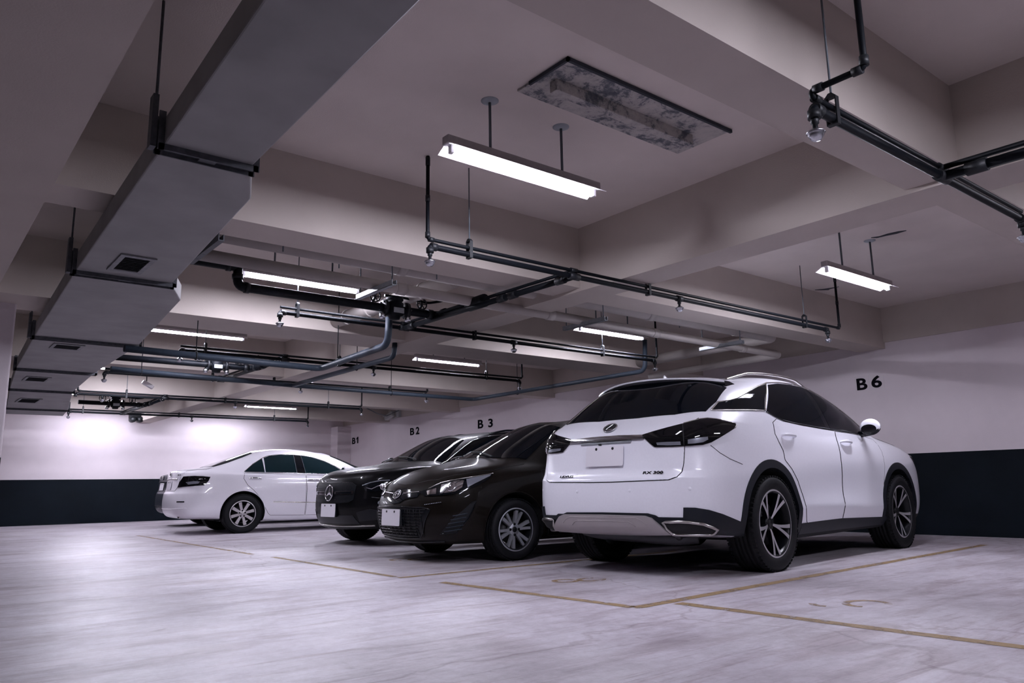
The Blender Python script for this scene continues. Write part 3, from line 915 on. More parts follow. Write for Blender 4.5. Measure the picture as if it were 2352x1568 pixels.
# ---------------------------------------------------------------- materials for cars
def paint(name, col, rough=.28, flake=0.0, coat=.6):
    return simple(name, col, rough, 0.0, coat=coat, noise=.015, nscale=60, coat_rough=.02)
def dark_paint(name, col):
    return simple(name, col, .4, 0.0, coat=.20, spec=.05, coat_rough=.015)
M['pearl'] = paint('pearl_white_paint', (.84, .84, .90), .3)
M['ivory'] = paint('white_sedan_paint', (.80, .78, .83), .3)
M['brown'] = dark_paint('dark_brown_paint', (.006, .0046, .0036))
M['jet'] = dark_paint('black_car_paint', (.0025, .0025, .003))
M['slate'] = dark_paint('dark_slate_paint', (.022, .026, .034))
M['glass'] = simple('dark_tinted_glass', (.002, .003, .005), .03, 0.0, spec=.13)
M['glass_teal'] = simple('teal_tinted_glass', (.004, .012, .015), .04, 0.0, spec=.25)
M['trim'] = simple('satin_black_trim', (.006, .008, .012), .5, spec=.25)
M['well'] = simple('wheel_well_liner', (.004, .005, .007), .9)
M['gloss_black'] = simple('gloss_black_trim', (.003, .004, .006), .08, spec=.35)
M['chrome'] = simple('chrome_trim', (.72, .72, .75), .08, 1.0)
M['satin_chrome'] = simple('satin_chrome', (.50, .48, .46), .25, 1.0)
M['silver'] = simple('silver_skid_plate', (.40, .37, .37), .38, .45)
M['machined'] = simple('machined_alloy', (.62, .61, .63), .32, .6)
M['alloy'] = simple('silver_alloy', (.52, .54, .58), .3, .6)
M['alloy_warm'] = simple('pale_alloy', (.50, .47, .48), .35, .5)
M['spoke_dark'] = simple('dark_alloy', (.004, .005, .007), .35, .0, spec=.25)
M['brake'] = simple('brake_steel', (.06, .06, .065), .45, .8)
M['lens'] = simple('smoked_lens', (.003, .003, .004), .04, spec=.4)
M['lens_led'] = simple('clear_lamp_strip', (.24, .25, .29), .2, .4)
M['plate'] = simple('blank_white_plate', (.74, .72, .76), .35)
M['plate_dim'] = simple('blank_dim_plate', (.62, .60, .64), .4)
M['gap'] = simple('panel_gap', (.006, .006, .008), .8)
M['mirror'] = simple('mirror_glass', (.5, .52, .55), .03, 1.0)
M['mesh_grille'] = simple('black_grille', (.004, .005, .007), .4, spec=.25)
def tyre_mat():
    m, nt, b = new_mat('tyre_rubber')
    b.inputs['Base Color'].default_value = (.005, .0055, .007, 1); b.inputs['Roughness'].default_value = .62; b.inputs['Specular IOR Level'].default_value = .2
    return m
M['tyre'] = tyre_mat()

# ---------------------------------------------------------------- wheels
def wheel(parent, x, y, side, R, rimR, width, spokes, face, dark=None, z=None):
    """side +1 = outer face toward +y. Wheel object holds rim + spokes; tyre, disc, cap are its children"""
    z = R - .008 if z is None else z
    w = MB()
    W = width / 2
    s = side
    # barrel and lip (lathe about y)
    w.lathe([(rimR - .012, s * (W - .012)), (rimR + .003, s * (W - .008)), (rimR + .004, s * (W - .002)), (rimR - .010, s * (W + .001)), (rimR - .022, s * (W - .012)), (rimR - .035, s * (W - .06)), (rimR - .045, s * -.02), (rimR - .03, -s * (W - .01)), (rimR, -s * W)], 64, 'y', mi=1 if dark else 0)
    # thin machined outer lip
    w.lathe([(rimR + .0045, s * (W - .001)), (rimR - .004, s * (W + .0025)), (rimR - .009, s * (W + .0015))], 64, 'y', mi=0)
    spokes(w, s, W, rimR)
    o = w.build('wheel', [face, dark or face], parent, loc=(x, y, z))
    t = MB()
    bead = rimR + .002
    T = R
    prof = [(bead - .012, s * -W), (bead + .015, s * -(W + .012)), (bead + (T - bead) * .45, s * -(W + .018)), (T - .022, s * -(W + .006)), (T - .006, s * -(W - .012)), (T - .001, s * -(W - .03))]
    g = W - .03
    for c in (-.62, -.2, .2, .62):
        prof += [(T, s * (c * g - .007)), (T - .009, s * (c * g - .005)), (T - .009, s * (c * g + .005)), (T, s * (c * g + .007))]
    prof += [(T - .001, s * (W - .03)), (T - .006, s * (W - .012)), (T - .022, s * (W + .006)), (bead + (T - bead) * .62, s * (W + .017)), (bead + (T - bead) * .3, s * (W + .014)), (bead + .012, s * (W + .008)), (bead, s * (W - .002)), (bead - .012, s * (W - .012))]
    t.lathe(prof, 72, 'y')
    # shoulder blocks
    nb = 60
    for k in range(nb):
        a = 2 * PI * k / nb
        for sd in (1, -1):
            p = Vector(((T - .0075) * math.cos(a), sd * (W - .010), (T - .0075) * math.sin(a)))
            Rm = Matrix.Rotation(-a + PI / 2, 3, 'Y')
            t.obox(p, (.0125, .016, .0042), Rm)
    t.build('tyre', M['tyre'], o)
    MB().lathe([(0, s * .012), (rimR * .68, s * .012), (rimR * .68, s * -.010), (0, s * -.010)], 40, 'y').build('brake_disc', M['brake'], o)
    return o
def spoke_poly(w, s, W, a, r0, r1, h0, h1, dep0, dep1, thick, mi=0, skew=0.0, side_mi=None, n=5):
    """tapered radial bar: half widths h0->h1, face depth below lip dep0 (hub) -> dep1 (rim)"""
    rows = []
    for i in range(n + 1):
        t = i / n; r = r0 + (r1 - r0) * t
        h = h0 + (h1 - h0) * t; dp = dep0 + (dep1 - dep0) * t ** .8
        ang = a + skew * t
        c, sn = math.cos(ang), math.sin(ang)
        rows.append([(r * c - h * -sn * -1, s * (W - dp), r * sn - h * c) if False else (r * c + h * sn, s * (W - dp), r * sn - h * c), (r * c - h * sn, s * (W - dp), r * sn + h * c), (r * c + h * sn, s * (W - dp - thick), r * sn - h * c), (r * c - h * sn, s * (W - dp - thick), r * sn + h * c)])
    vs = [p for row in rows for p in row]
    ff = []; fsd = []
    for i in range(n):
        b = 4 * i
        ff.append((b, b + 1, b + 5, b + 4))
        fsd += [(b, b + 4, b + 6, b + 2), (b + 1, b + 3, b + 7, b + 5), (b + 2, b + 6, b + 7, b + 3)]
    base = len(w.v)
    w.add(vs, ff, mi)
    for f in fsd:
        w.f.append(tuple(base + i for i in f)); w.mi.append(side_mi if side_mi is not None else mi); w.sm.append(False)
def hub(w, s, W, r, dep, thick, mi, nuts, nr, nut_mi=1):
    w.lathe([(0, s * (W - dep)), (r * .9, s * (W - dep)), (r, s * (W - dep - .01)), (r, s * (W - dep - thick))], 32, 'y', mi=mi)
    for k in range(nuts):
        a = 2 * PI * k / nuts + PI / 2
        c = (nr * math.cos(a), 0, nr * math.sin(a))
        w.lathe([(0, s * (W - dep + .004)), (.013, s * (W - dep + .004)), (.014, s * (W - dep - .002))], 12, 'y', c, mi=nut_mi)
def spokes_v(w, s, W, rimR):
    # five V spokes with machined faces and dark flanks
    for k in range(5):
        a = PI / 2 + PI / 5 + 2 * PI * k / 5
        for sg in (-1, 1):
            spoke_poly(w, s, W, a + sg * .03, .045, rimR - .008, .0075, .0165, .048, .003, .035, 0, sg * .165, 1, 7)
        # dark web between the two arms near the hub
        spoke_poly(w, s, W, a, .03, rimR * .42, .012, .020, .066, .055, .02, 1, 0, 1)
    # dark pocket floor behind the petals
    hub(w, s, W, .062, .050, .05, 1, 5, .046, 1)
    w.lathe([(0, s * (W - .042)), (.026, s * (W - .043)), (.030, s * (W - .048))], 24, 'y', mi=1)
def spokes_twin(w, s, W, rimR):
    for k in range(6):
        a = PI / 2 + .3 + 2 * PI * k / 6
        for sg in (-1, 1):
            spoke_poly(w, s, W, a + sg * .16, .04, rimR - .012, .013, .0125 if sg > 0 else .017, .030, .010, .03, 0, sg * .02, 0, 5)
    hub(w, s, W, .062, .026, .04, 0, 4, .050, 1)
    w.lathe([(0, s * (W - .018)), (.024, s * (W - .019)), (.028, s * (W - .026))], 24, 'y', mi=1)
def spokes_eight(w, s, W, rimR):
    for k in range(8):
        a = PI / 2 + .25 + 2 * PI * k / 8
        spoke_poly(w, s, W, a, .04, rimR - .010, .019, .027, .028, .010, .035, 0, 0, 0, 5)
    hub(w, s, W, .070, .024, .04, 0, 5, .048, 1)
    w.lathe([(0, s * (W - .014)), (.022, s * (W - .016)), (.026, s * (W - .024))], 24, 'y', mi=0)

# ---------------------------------------------------------------- marks
def place_mark(o, parent, loc, nrm, up=(0, 0, 1)):
    z = Vector(nrm).normalized(); u = Vector(up); y = (u - z * u.dot(z)).normalized(); x = y.cross(z)
    o.parent = parent
    o.matrix_basis = Matrix.Translation(loc) @ Matrix((x, y, z)).transposed().to_4x4()
    return o
def ell(rx, ry, n=40, cx=0, cy=0, rot=0):
    c, s = math.cos(rot), math.sin(rot)
    return [(cx + rx * math.cos(a) * c - ry * math.sin(a) * s, cy + rx * math.cos(a) * s + ry * math.sin(a) * c, .004) for a in np.linspace(0, 2 * PI, n + 1)[:-1]]
def plate_obj(parent, loc, nrm, w, h, mat, bolts=True, up=(0, 0, 1)):
    m = MB(); r = .012; pts = []
    for cx, cy, a0 in ((w / 2 - r, h / 2 - r, 0), (-w / 2 + r, h / 2 - r, 90), (-w / 2 + r, -h / 2 + r, 180), (w / 2 - r, -h / 2 + r, 270)):
        pts += [(cx + r * math.cos(math.radians(a0 + k * 22.5)), cy + r * math.sin(math.radians(a0 + k * 22.5))) for k in range(5)]
    m.prism(pts, 0, .006)
    o = place_mark(m.build('licence_plate', mat, parent), parent, loc, nrm, up)
    if bolts:
        for sx in (-1, 1):
            MB().lathe([(0, .010), (.010, .010), (.012, .006)], 12, 'z', (sx * w * .22, h / 2 - .024, 0)).build('plate_bolt', M['gap'], o)
    return o
# ================================================================ WHITE SUV
def suv_body():
    B = np.array([(-1.06, 0), (-1.045, .42), (-1.0, .70), (-.84, .875), (-.52, .928), (0, .942), (.55, .932), (1.1, .922), (1.7, .922), (2.3, .93), (2.79, .942), (3.34, .925), (3.68, .855), (3.80, .65), (3.86, .34), (3.88, 0)], float)
    R = []
    R.append(ring(B, {0: .325, 3: .325, 4: .27, 5: .22, 6: .20, 15: .22}, .16, .22, .12))
    R.append(ring(B, {0: .335, 3: .335, 4: .30, 5: .26, 15: .25}, .06, .16, .055))
    R.append(ring(B, {0: .375, 4: .36, 6: .345, 9: .33, 12: .32, 15: .30}, .022, .07, .025))
    R.append(ring(B, {0: .47, 3: .47, 5: .47, 7: .50, 9: .43, 11: .44, 15: .42}, .005, .03, {0: 0, 5: 0, 6: -.004, 9: -.002, 10: 0, 15: 0}))
    R.append(ring(B, .60, .0, .0, {0: 0, 4: .0, 5: -.004, 6: .012, 7: .022, 8: .022, 9: .010, 10: -.004, 15: 0}))
    R.append(ring(B, {0: .745, 3: .75, 8: .74, 15: .72}, .012, .01, {0: 0, 5: -.004, 6: .006, 7: .016, 8: .016, 9: .006, 10: -.004, 15: 0}))
    R.append(ring(B, {0: .785, 3: .80, 8: .82, 15: .78}, .05, .03, {0: .0, 5: .0, 7: .010, 8: .010, 10: .0, 15: 0}))
    R.append(ring(B, {0: .96, 3: .95, 5: .92, 8: .92, 10: .88, 12: .84, 15: .82}, .085, .05, {0: .01, 5: .012, 8: .010, 10: .006, 15: 0}))
    R.append(ring(B, {0: 1.06, 3: 1.07, 5: 1.06, 8: 1.02, 10: .97, 12: .90, 15: .86}, .08, .08, {0: .02, 3: .015, 5: .022, 8: .022, 10: .02, 12: .02, 15: 0}))
    R.append(ring(B, {0: 1.13, 2: 1.14, 3: 1.165, 5: 1.175, 7: 1.115, 8: 1.10, 10: 1.06, 12: 1.00, 15: .96}, .13, .14, {0: .03, 3: .04, 5: .055, 8: .045, 10: .06, 12: .05, 15: 0}))
    belt = gring({0: -.80, 1: -.775, 2: -.70, 3: -.60, 4: -.30, 5: .08, 6: .55, 7: 1.1, 8: 1.75, 9: 2.42, 10: 2.64, 11: 2.74, 12: 2.81, 13: 2.86, 14: 2.89, 15: 2.90},
                 {0: 0, 1: .42, 2: .66, 3: .79, 4: .83, 5: .845, 6: .86, 7: .868, 8: .868, 9: .825, 10: .72, 11: .59, 12: .46, 13: .33, 14: .17, 15: 0},
                 {0: 1.245, 2: 1.245, 3: 1.25, 4: 1.275, 5: 1.285, 6: 1.225, 7: 1.197, 8: 1.18, 9: 1.165, 10: 1.16, 15: 1.175})
    mid = mixr(R[-1], belt, .55)
    for k, v in {10: (2.95, .80, 1.115), 11: (3.15, .72, 1.115), 12: (3.28, .59, 1.115), 13: (3.34, .42, 1.125), 14: (3.37, .22, 1.135), 15: (3.38, 0, 1.14)}.items(): mid[k] = v
    R.append(mid); R.append(belt)
    rail = gring({0: -.42, 1: -.385, 2: -.31, 3: -.22, 4: -.04, 5: .25, 6: .6, 7: 1.0, 8: 1.38, 9: 1.74, 10: 1.95, 11: 2.03, 12: 2.07, 13: 2.09, 14: 2.10, 15: 2.105},
                 {0: 0, 1: .35, 2: .545, 3: .645, 4: .675, 5: .683, 6: .68, 7: .672, 8: .66, 9: .63, 10: .56, 11: .46, 12: .36, 13: .25, 14: .13, 15: 0},
                 {0: 1.575, 1: 1.57, 2: 1.545, 3: 1.525, 4: 1.545, 5: 1.59, 6: 1.622, 7: 1.632, 8: 1.618, 9: 1.555, 10: 1.545, 12: 1.56, 15: 1.57})
    m2 = mixr(belt, rail, .5, .014)
    m2[9] = (2.13, .735, 1.375); m2[10] = (2.33, .65, 1.37)
    for j in (0, 1, 2): m2[j][0] -= .015
    R.append(m2); R.append(rail)
    R.append(gring({0: -.28, 1: -.25, 2: -.19, 3: -.10, 4: .08, 5: .34, 6: .65, 7: 1.0, 8: 1.36, 9: 1.66, 10: 1.82, 11: 1.88, 12: 1.905, 13: 1.92, 14: 1.93, 15: 1.93},
                   {0: 0, 1: .28, 2: .44, 3: .52, 4: .55, 5: .56, 6: .555, 7: .55, 8: .535, 9: .485, 10: .42, 11: .34, 12: .26, 13: .18, 14: .09, 15: 0},
                   {0: 1.615, 2: 1.608, 3: 1.598, 4: 1.612, 5: 1.645, 6: 1.672, 7: 1.68, 8: 1.668, 9: 1.632, 10: 1.622, 15: 1.62}))
    return CarBody(R, sharp=[(3, (4, 11, .5)), (5, (0, 3, .55)), (6, (0, 3, .55)), (9, (3, 11, .45)), (12, (3, 8, .3))], sub=4)

def both(f):
    for sg in (-1, 1): f(sg)
def S(pts, sg): return pts if sg < 0 else mir(pts)
def dS(d, sg): return d if sg < 0 else (d[0], -d[1], d[2])
RT_ = (0, 1, 0)          # looking at the right flank

def handle(body, root, door, x, z, sg, mat, cup=.055, chrome=False, L=.115):
    loc, n = body.hit(Vector((x, sg * 4, z)), Vector((0, -sg, 0)))
    b = MB()
    pts = [loc + Vector((dx, 0, dz)) + n * o for dx, dz, o in ((-L, .004, -.004), (-L * .9, .005, .022), (-L * .4, .006, .034), (L * .4, .004, .034), (L * .9, 0, .022), (L, -.002, -.004))]
    pts = [Vector(p) for p in curve([tuple(p) for p in pts], 5)]
    b.tube(pts, [.008 + .007 * math.sin(PI * i / (len(pts) - 1)) for i in range(len(pts))], 10)
    b.build('door_handle', mat, door)
    c = MB(); vs = [loc + n * .0045 + Vector((L * .62 * math.cos(a), 0, cup * math.sin(a))) for a in np.linspace(0, 2 * PI, 25)[:-1]]
    return b

def door(body, root, pts, sg, mat, cell=.035):
    d = body.patch('door', S(side(pts), sg), dS(RT_, sg), .0025, mat, root, .01, cell)
    q = side(pts)
    body.strip('door_seam', S(q, sg), dS(RT_, sg), .0038, M['gap'], d, .0, True, 6)
    return d

def arch_trim(body, root, x, z, r0, r1, sg, mat, a0=-12, a1=192):
    o = arcp(x, z, r1, a0, a1, 36); i = arcp(x, z, r0, a1, a0, 36)
    return body.patch('arch_trim', S(side(o + i), sg), dS(RT_, sg), .006, mat, root, .05, .06)

def build_suv():
    root = empty('car', (5.546, 4.593, 0), .101, 'white suv parked tail out at right, nearest car, with a silver skid plate', 'car', 'parked cars')
    B = suv_body()
    P, W = M['pearl'], M['well']
    B.body_object('body', [P, W], root, [(0, .385, .435), (2.79, .385, .435)], None, zblack=.33)
    for x in (0, 2.79):
        for sg in (-1, 1):
            wheel(root, x, sg * .815, sg, .383, .266, .235, spokes_v, M['machined'], M['spoke_dark'])
            arch_trim(B, root, x, .385, .432, .50, sg, M['trim'])
    # --- tail
    lampR = [(-0.955, -0.342, 1.077), (-0.936, -0.452, 1.101), (-0.901, -0.571, 1.126), (-0.845, -0.673, 1.15), (-0.75, -0.757, 1.18), (-0.701, -0.79, 1.187), (-0.638, -0.83, 1.182), (-0.539, -0.864, 1.168), (-0.455, -0.877, 1.159), (-0.447, -0.882, 1.141), (-0.476, -0.886, 1.119), (-0.582, -0.883, 1.081), (-0.689, -0.866, 1.037), (-0.756, -0.842, 1.006), (-0.813, -0.807, 0.988), (-0.874, -0.744, 0.983), (-0.931, -0.623, 0.98), (-0.958, -0.478, 0.984), (-0.96, -0.439, 1.013), (-0.959, -0.39, 1.052)]
    led1 = [(-0.954, -0.494, 1.017), (-0.939, -0.582, 1.018), (-0.909, -0.678, 1.016), (-0.909, -0.681, 0.99), (-0.94, -0.589, 0.991), (-0.954, -0.501, 0.998)]
    led2 = [(-0.882, -0.725, 1.029), (-0.833, -0.784, 1.041), (-0.775, -0.826, 1.048), (-0.776, -0.829, 1.027), (-0.811, -0.807, 1.007), (-0.856, -0.765, 0.999), (-0.886, -0.725, 0.997)]
    def lamp(sg):
        d = (.80, -sg * .60, 0)
        l = B.patch('tail_lamp', S(lampR, sg), d, .014, M['lens'], root, .03, .03)
        B.patch('lamp_strip', S(led1, sg), d, .0155, M['lens_led'], l, .004, .02)
        B.patch('lamp_strip', S(led2, sg), d, .0155, M['lens_led'], l, .004, .02)
        k = [(-.893, -.70, 1.142), (-.902, -.703, 1.06), (-.902, -.703, .985)]
        B.strip('lamp_split', S(k, sg), d, .004, M['gap'], l, .014)
        B.strip('lamp_rim', S(lampR[3:11], sg), d, .0035, M['satin_chrome'], l, .016)
    both(lamp)
    gate = [(-0.72, .735, 1.20), (-0.76, .60, 1.222), (-0.808, 0.20, 1.229), (-0.808, -0.20, 1.229), (-.76, -.60, 1.222), (-0.72, -0.735, 1.20), (-0.83, -0.70, 1.13), (-0.9, -0.702, 0.979), (-0.919, -0.7, 0.856), (-0.938, -0.692, 0.789), (-0.967, -0.670, 0.753), (-0.997, -0.611, 0.733), (-1.044, -0.1, 0.724), (-1.044, 0.1, 0.724), (-.997, .611, .733), (-.967, .670, .753), (-.938, .692, .789), (-.919, .70, .856), (-.9, .702, .979), (-.83, .70, 1.13)]
    g = B.patch('tailgate', gate, (1, 0, 0), .004, P, root, .012, .035)
    B.strip('tailgate_seam', gate[5:], (1, 0, 0), .0045, M['gap'], g, .0)
    ch = [(-.956, .37, 1.078), (-.96, .14, 1.085), (-.96, -.14, 1.085), (-.956, -.37, 1.078), (-.962, -.38, 1.051), (-.968, -.2, 1.050), (-.97, 0, 1.049), (-.968, .2, 1.050), (-.962, .38, 1.051)]
    gr = B.patch('number_plate_garnish', ch, (1, 0, 0), .022, M['chrome'], root, .03, .03)
    MB().box((-.985, -.26, 1.030), (-.955, .26, 1.047)).build('lamp_housing', M['galv'], gr, bevel=.004)
    MB().lathe([(0, 0), (.014, 0), (.014, -.012), (0, -.014)], 12, 'z', (-.985, .05, 1.034)).build('camera_eye', M['gap'], gr)
    plate_obj(root, (-1.0, -.005, .932), (-1, 0, .12), .385, .165, M['plate'])
    glass = [(-0.70, 0.66, 1.243), (-0.807, 0.2, 1.238), (-0.807, -0.2, 1.238), (-0.749, -0.527, 1.243), (-0.62, -0.735, 1.258), (-0.447, -0.735, 1.343), (-0.19, -0.69, 1.475), (-.22, -.60, 1.53), (-0.25, -0.5, 1.552), (-0.33, -0.146, 1.58), (-0.33, 0.146, 1.58), (-0.25, 0.5, 1.552), (-.22, .60, 1.53), (-0.19, 0.69, 1.475), (-0.447, 0.735, 1.343), (-.62, .735, 1.258)]
    B.patch('rear_window', glass, (.85, 0, -.5), .006, M['glass'], root, .012, .04)
    # roof spoiler
    sp_ = MB(); n = 17; top = []; 
    for i in range(n):
        y = -.675 + 1.35 * i / (n - 1); q = abs(y) / .675
        xe = -.455 + .25 * q ** 2; zt = 1.600 - .055 * q ** 2.4
        a, na = B.hit(Vector((-.04, y, 4)), Vector((0, 0, -1)))
        a2, _ = B.hit(Vector((xe + .20, y, 4)), Vector((0, 0, -1)))
        top.append([a + Vector((0, 0, .003)), Vector(((a.x + xe) / 2, y, (a.z * .5 + zt * .5) + .010)), Vector((xe, y, zt)), Vector((xe + .006, y, zt - .013)), Vector((xe + .035, y, zt - .095)), Vector((xe + .28, y, zt - .10))])
    m = len(top[0])
    vs = [p for r_ in top for p in r_]
    for i in range(n - 1):
        for k in range(m - 1):
            pass
    sp_.add(vs, [(i * m + k, (i + 1) * m + k, (i + 1) * m + k + 1, i * m + k + 1) for i in range(n - 1) for k in range(3)], 0, True)
    sp_.add(vs, [(i * m + k, (i + 1) * m + k, (i + 1) * m + k + 1, i * m + k + 1) for i in range(n - 1) for k in range(3, m - 1)], 1, True)
    sp_.add(top[0], [tuple(range(m))], 1); sp_.add(top[-1], [tuple(range(m))], 1)
    spo = sp_.build('roof_spoiler', [P, M['gloss_black']], root)
    # valance, skid plate, exhausts
    mid_ = [(-1.03, .43, .47), (-1.033, .387, .483), (-1.045, 0, .488), (-1.033, -.43, .485), (-1.02, -.495, .470), (-1.015, -.518, .457), (-.95, -.72, .455), (-.95, -.72, .34), (-.95, 0, .338), (-.95, .72, .34), (-.95, .72, .455), (-1.015, .518, .457), (-1.02, .495, .470)]
    B.patch('rear_valance', mid_, (1, 0, 0), .008, M['trim'], root, .02, .035)
    def corner(sg):
        c = [(-.955, -.69, .455), (-0.964, -0.705, 0.528), (-0.916, -0.777, 0.526), (-0.836, -0.84, 0.508), (-0.723, -0.882, 0.475), (-0.467, -0.908, 0.40), (-.44, -.90, .30), (-.72, -.84, .325), (-.87, -.69, .338)]
        B.patch('valance_corner', S(c, sg), (.70, -sg * .72, 0), .009, M['trim'], root, .02, .035)
        ex = [(-1.003, -0.544, 0.421), (-0.972, -0.661, 0.427), (-0.935, -0.729, 0.423), (-0.867, -0.799, 0.409), (-0.803, -0.833, 0.384), (-0.756, -0.848, 0.366), (-0.773, -0.835, 0.347), (-0.789, -0.821, 0.334), (-0.905, -0.719, 0.337), (-0.961, -0.601, 0.341), (-0.984, -0.571, 0.377)]
        d = (.85, -sg * .53, 0)
        e = B.strip('exhaust_finisher', S(ex, sg), d, .0125, M['satin_chrome'], root, .014, True, 10)
        B.patch('tail_pipe_mouth', S(ex, sg), d, .013, M['gap'], e, .004, .03)
        B.patch('mouth_floor', S([ex[0], ex[9], ex[10]] , sg), d, .015, M['satin_chrome'], e, .003, .03)
    both(corner)
    sk = [(-1.0, .585, .345), (-1.01, .515, .41), (-1.022, .465, .452), (-1.03, .41, .468), (-1.045, 0, .472), (-1.03, -.41, .468), (-1.022, -.465, .452), (-1.01, -.515, .41), (-.985, -.585, .345), (-1.001, -.2, .335), (-1.001, .2, .335)]
    s_ = B.patch('skid_plate', sk, (1, 0, 0), .026, M['silver'], root, .03, .03)
    for k in (.82, .62):
        q = [(x, y * k, .345 + (z - .345) * k + .004) for x, y, z in sk[1:8]]
        B.strip('pressed_rib', q, (1, 0, 0), .0022, M['silver'], s_, .0265)
    mf = MB().tube([(-.62, -.60, .30), (-.70, -.45, .285), (-.72, .30, .31), (-.66, .50, .33)], .06, 18, fillet=.15)
    mf.tube([(-.70, -.48, .29), (-.90, -.60, .34)], .032, 12).tube([(-.68, .45, .33), (-.90, .60, .34)], .032, 12)
    mf.build('muffler', M['brake'], root)
    # underbody: axle beam, floor pan
    MB().box((-.55, -.55, .27), (3.3, .55, .34)).box((-.10, -.70, .30), (.10, .70, .40)).build('underbody', W, root, bevel=.03)
    for x, y, z in ((-1.044, .262, .651), (-1.043, -.276, .656), (-.936, -.752, .664), (-.936, .752, .664)):
        loc, nn = B.hit(Vector((-5, y, z)), Vector((1, 0, 0)))
        place_mark(MB().lathe([(0, .0035), (.010, .0035), (.0125, .001), (.0135, .002), (.0145, 0)], 20).build('parking_sensor', P, root), root, loc, nn)
    # emblem and lettering
    eb = MB().tube(ell(.064, .050, 48), .0055, 8, closed=True)
    ep = [(.012, .040), (-.006, .012), (-.026, -.018), (-.030, -.026), (-.018, -.030), (.010, -.030), (.038, -.026)]
    eb.tube([(x, y, .006) for x, y in curve(ep, 5)], .0055, 8)
    loc, nn = B.hit(Vector((-5, 0, 1.158)), Vector((1, 0, 0)))
    em = place_mark(eb.build('emblem', M['chrome'], root), root, loc + nn * .008, nn)
    MB().prism([(x, y) for x, y, z in ell(.060, .046, 40)], 0, .003).build('emblem_ground', M['gap'], em)
    for txt, y, z, wd, h in (('RX 300', -.384, .772, .178, .026), ('LEXUS', .466, .760, .150, .021)):
        me = text_mesh(txt, .03, M['satin_chrome' if 0 else 'gloss_black'], .002, .0006)
        xs = [v.co.x for v in me.vertices]; ys = [v.co.y for v in me.vertices]
        for v in me.vertices:
            v.co.x = (v.co.x - min(xs)) / (max(xs) - min(xs)) * wd; v.co.y = (v.co.y - min(ys)) / (max(ys) - min(ys)) * h
        o = bpy.data.objects.new('lettering', me); C.objects.link(o)
        loc, nn = B.hit(Vector((-5, y - wd / 2, z)), Vector((1, 0, 0)))
        nn = Vector((nn.x, nn.y * .5, nn.z)).normalized()
        yv = Vector((0, 0, 1)); 
        place_mark(o, root, loc + Vector((0, wd / 2, 0)) + nn * .012, nn)
    # --- flanks
    rd = [(.205, 1.20), (.165, 1.1), (.2, 1.03), (.25, .96), (.256, .885), (.36, .81), (.46, .71), (.535, .585), (.575, .44), (.60, .37), (.63, .34), (1.345, .34), (1.385, .50), (1.412, .75), (1.408, .89), (1.416, 1.03), (1.428, 1.14), (1.43, 1.172), (1.1, 1.183), (.75, 1.197), (.55, 1.21), (.40, 1.218), (.3, 1.235)]
    fd = [(1.442, 1.168), (1.430, 1.03), (1.420, .89), (1.424, .75), (1.398, .5), (1.358, .34), (2.33, .325), (2.325, .45), (2.375, .68), (2.44, .85), (2.455, 1.0), (2.42, 1.12), (2.15, 1.148), (1.7, 1.165)]
    qw = [(-.57, -.754, 1.272), (-.448, -.746, 1.336), (-.303, -.772, 1.36), (-.177, -.775, 1.386), (.029, -.757, 1.448), (.265, -.727, 1.518), (.46, -.70, 1.562), (.153, -.831, 1.305), (-.119, -.826, 1.296), (-.401, -.805, 1.280)]
    rw = [(.50, 1.562), (.734, 1.592), (1.0, 1.603), (1.226, 1.602), (1.24, 1.48), (1.25, 1.289), (1.255, 1.197), (1.1, 1.199), (.75, 1.212), (.6, 1.22), (.414, 1.235), (.279, 1.262), (.176, 1.295)]
    bp = [(1.232, 1.604), (1.345, 1.600), (1.345, 1.40), (1.335, 1.192), (1.245, 1.196), (1.25, 1.40)]
    fw = [(1.352, 1.597), (1.52, 1.582), (1.66, 1.55), (1.893, 1.468), (2.075, 1.38), (2.216, 1.300), (2.37, 1.19), (2.30, 1.168), (1.9, 1.178), (1.55, 1.186), (1.345, 1.191)]
    ctop = [(-.575, 1.268), (-.44, 1.343), (-.296, 1.366), (-.186, 1.39), (.041, 1.459), (.283, 1.528), (.50, 1.580), (.784, 1.606), (1.1, 1.615), (1.37, 1.608), (1.53, 1.593), (1.67, 1.562), (1.90, 1.479), (2.085, 1.39), (2.23, 1.308), (2.385, 1.195)]
    cbot = [(-.575, 1.268), (-.406, 1.272), (-.124, 1.288), (.153, 1.298)]
    def flank(sg):
        d = dS(RT_, sg)
        D1 = door(B, root, rd, sg, P); D2 = door(B, root, fd, sg, P)
        handle(B, root, D1, .39, 1.085, sg, P); handle(B, root, D2, 1.60, 1.062, sg, P)
        B.patch('quarter_window', S(qw, sg), d, .004, M['glass'], root, .01, .03)
        B.patch('rear_door_window', S(side(rw), sg), d, .004, M['glass'], root, .01, .04)
        B.patch('pillar_trim', S(side(bp), sg), d, .0035, M['gloss_black'], root, .01, .05)
        B.patch('front_door_window', S(side(fw), sg), d, .004, M['glass'], root, .01, .04)
        B.strip('window_trim', S(side(ctop), sg), d, .0065, M['satin_chrome'], root, .004)
        B.strip('window_trim', S(side(cbot), sg), d, .006, M['satin_chrome'], root, .004)
        B.strip('window_trim', S(side([(.153, 1.298), (.30, 1.43), (.48, 1.572)]), sg), d, .006, M['satin_chrome'], root, .006)
        B.strip('window_trim', S(side([(.165, 1.29), (.29, 1.252), (.414, 1.226), (.6, 1.21), (1.1, 1.19), (1.7, 1.174), (2.36, 1.163)]), sg), d, .005, M['gloss_black'], root, .003)
        B.strip('bumper_seam', S([(-.757, -.842, .985), (-.685, -.875, .928), (-.588, -.90, .883), (-.44, -.922, .842)], sg), (.5, -sg * .86, 0), .0028, M['gap'], root)
        sl = [(.50, .352), (.9, .358), (1.35, .362), (2.42, .335), (2.36, .215), (.50, .215)]
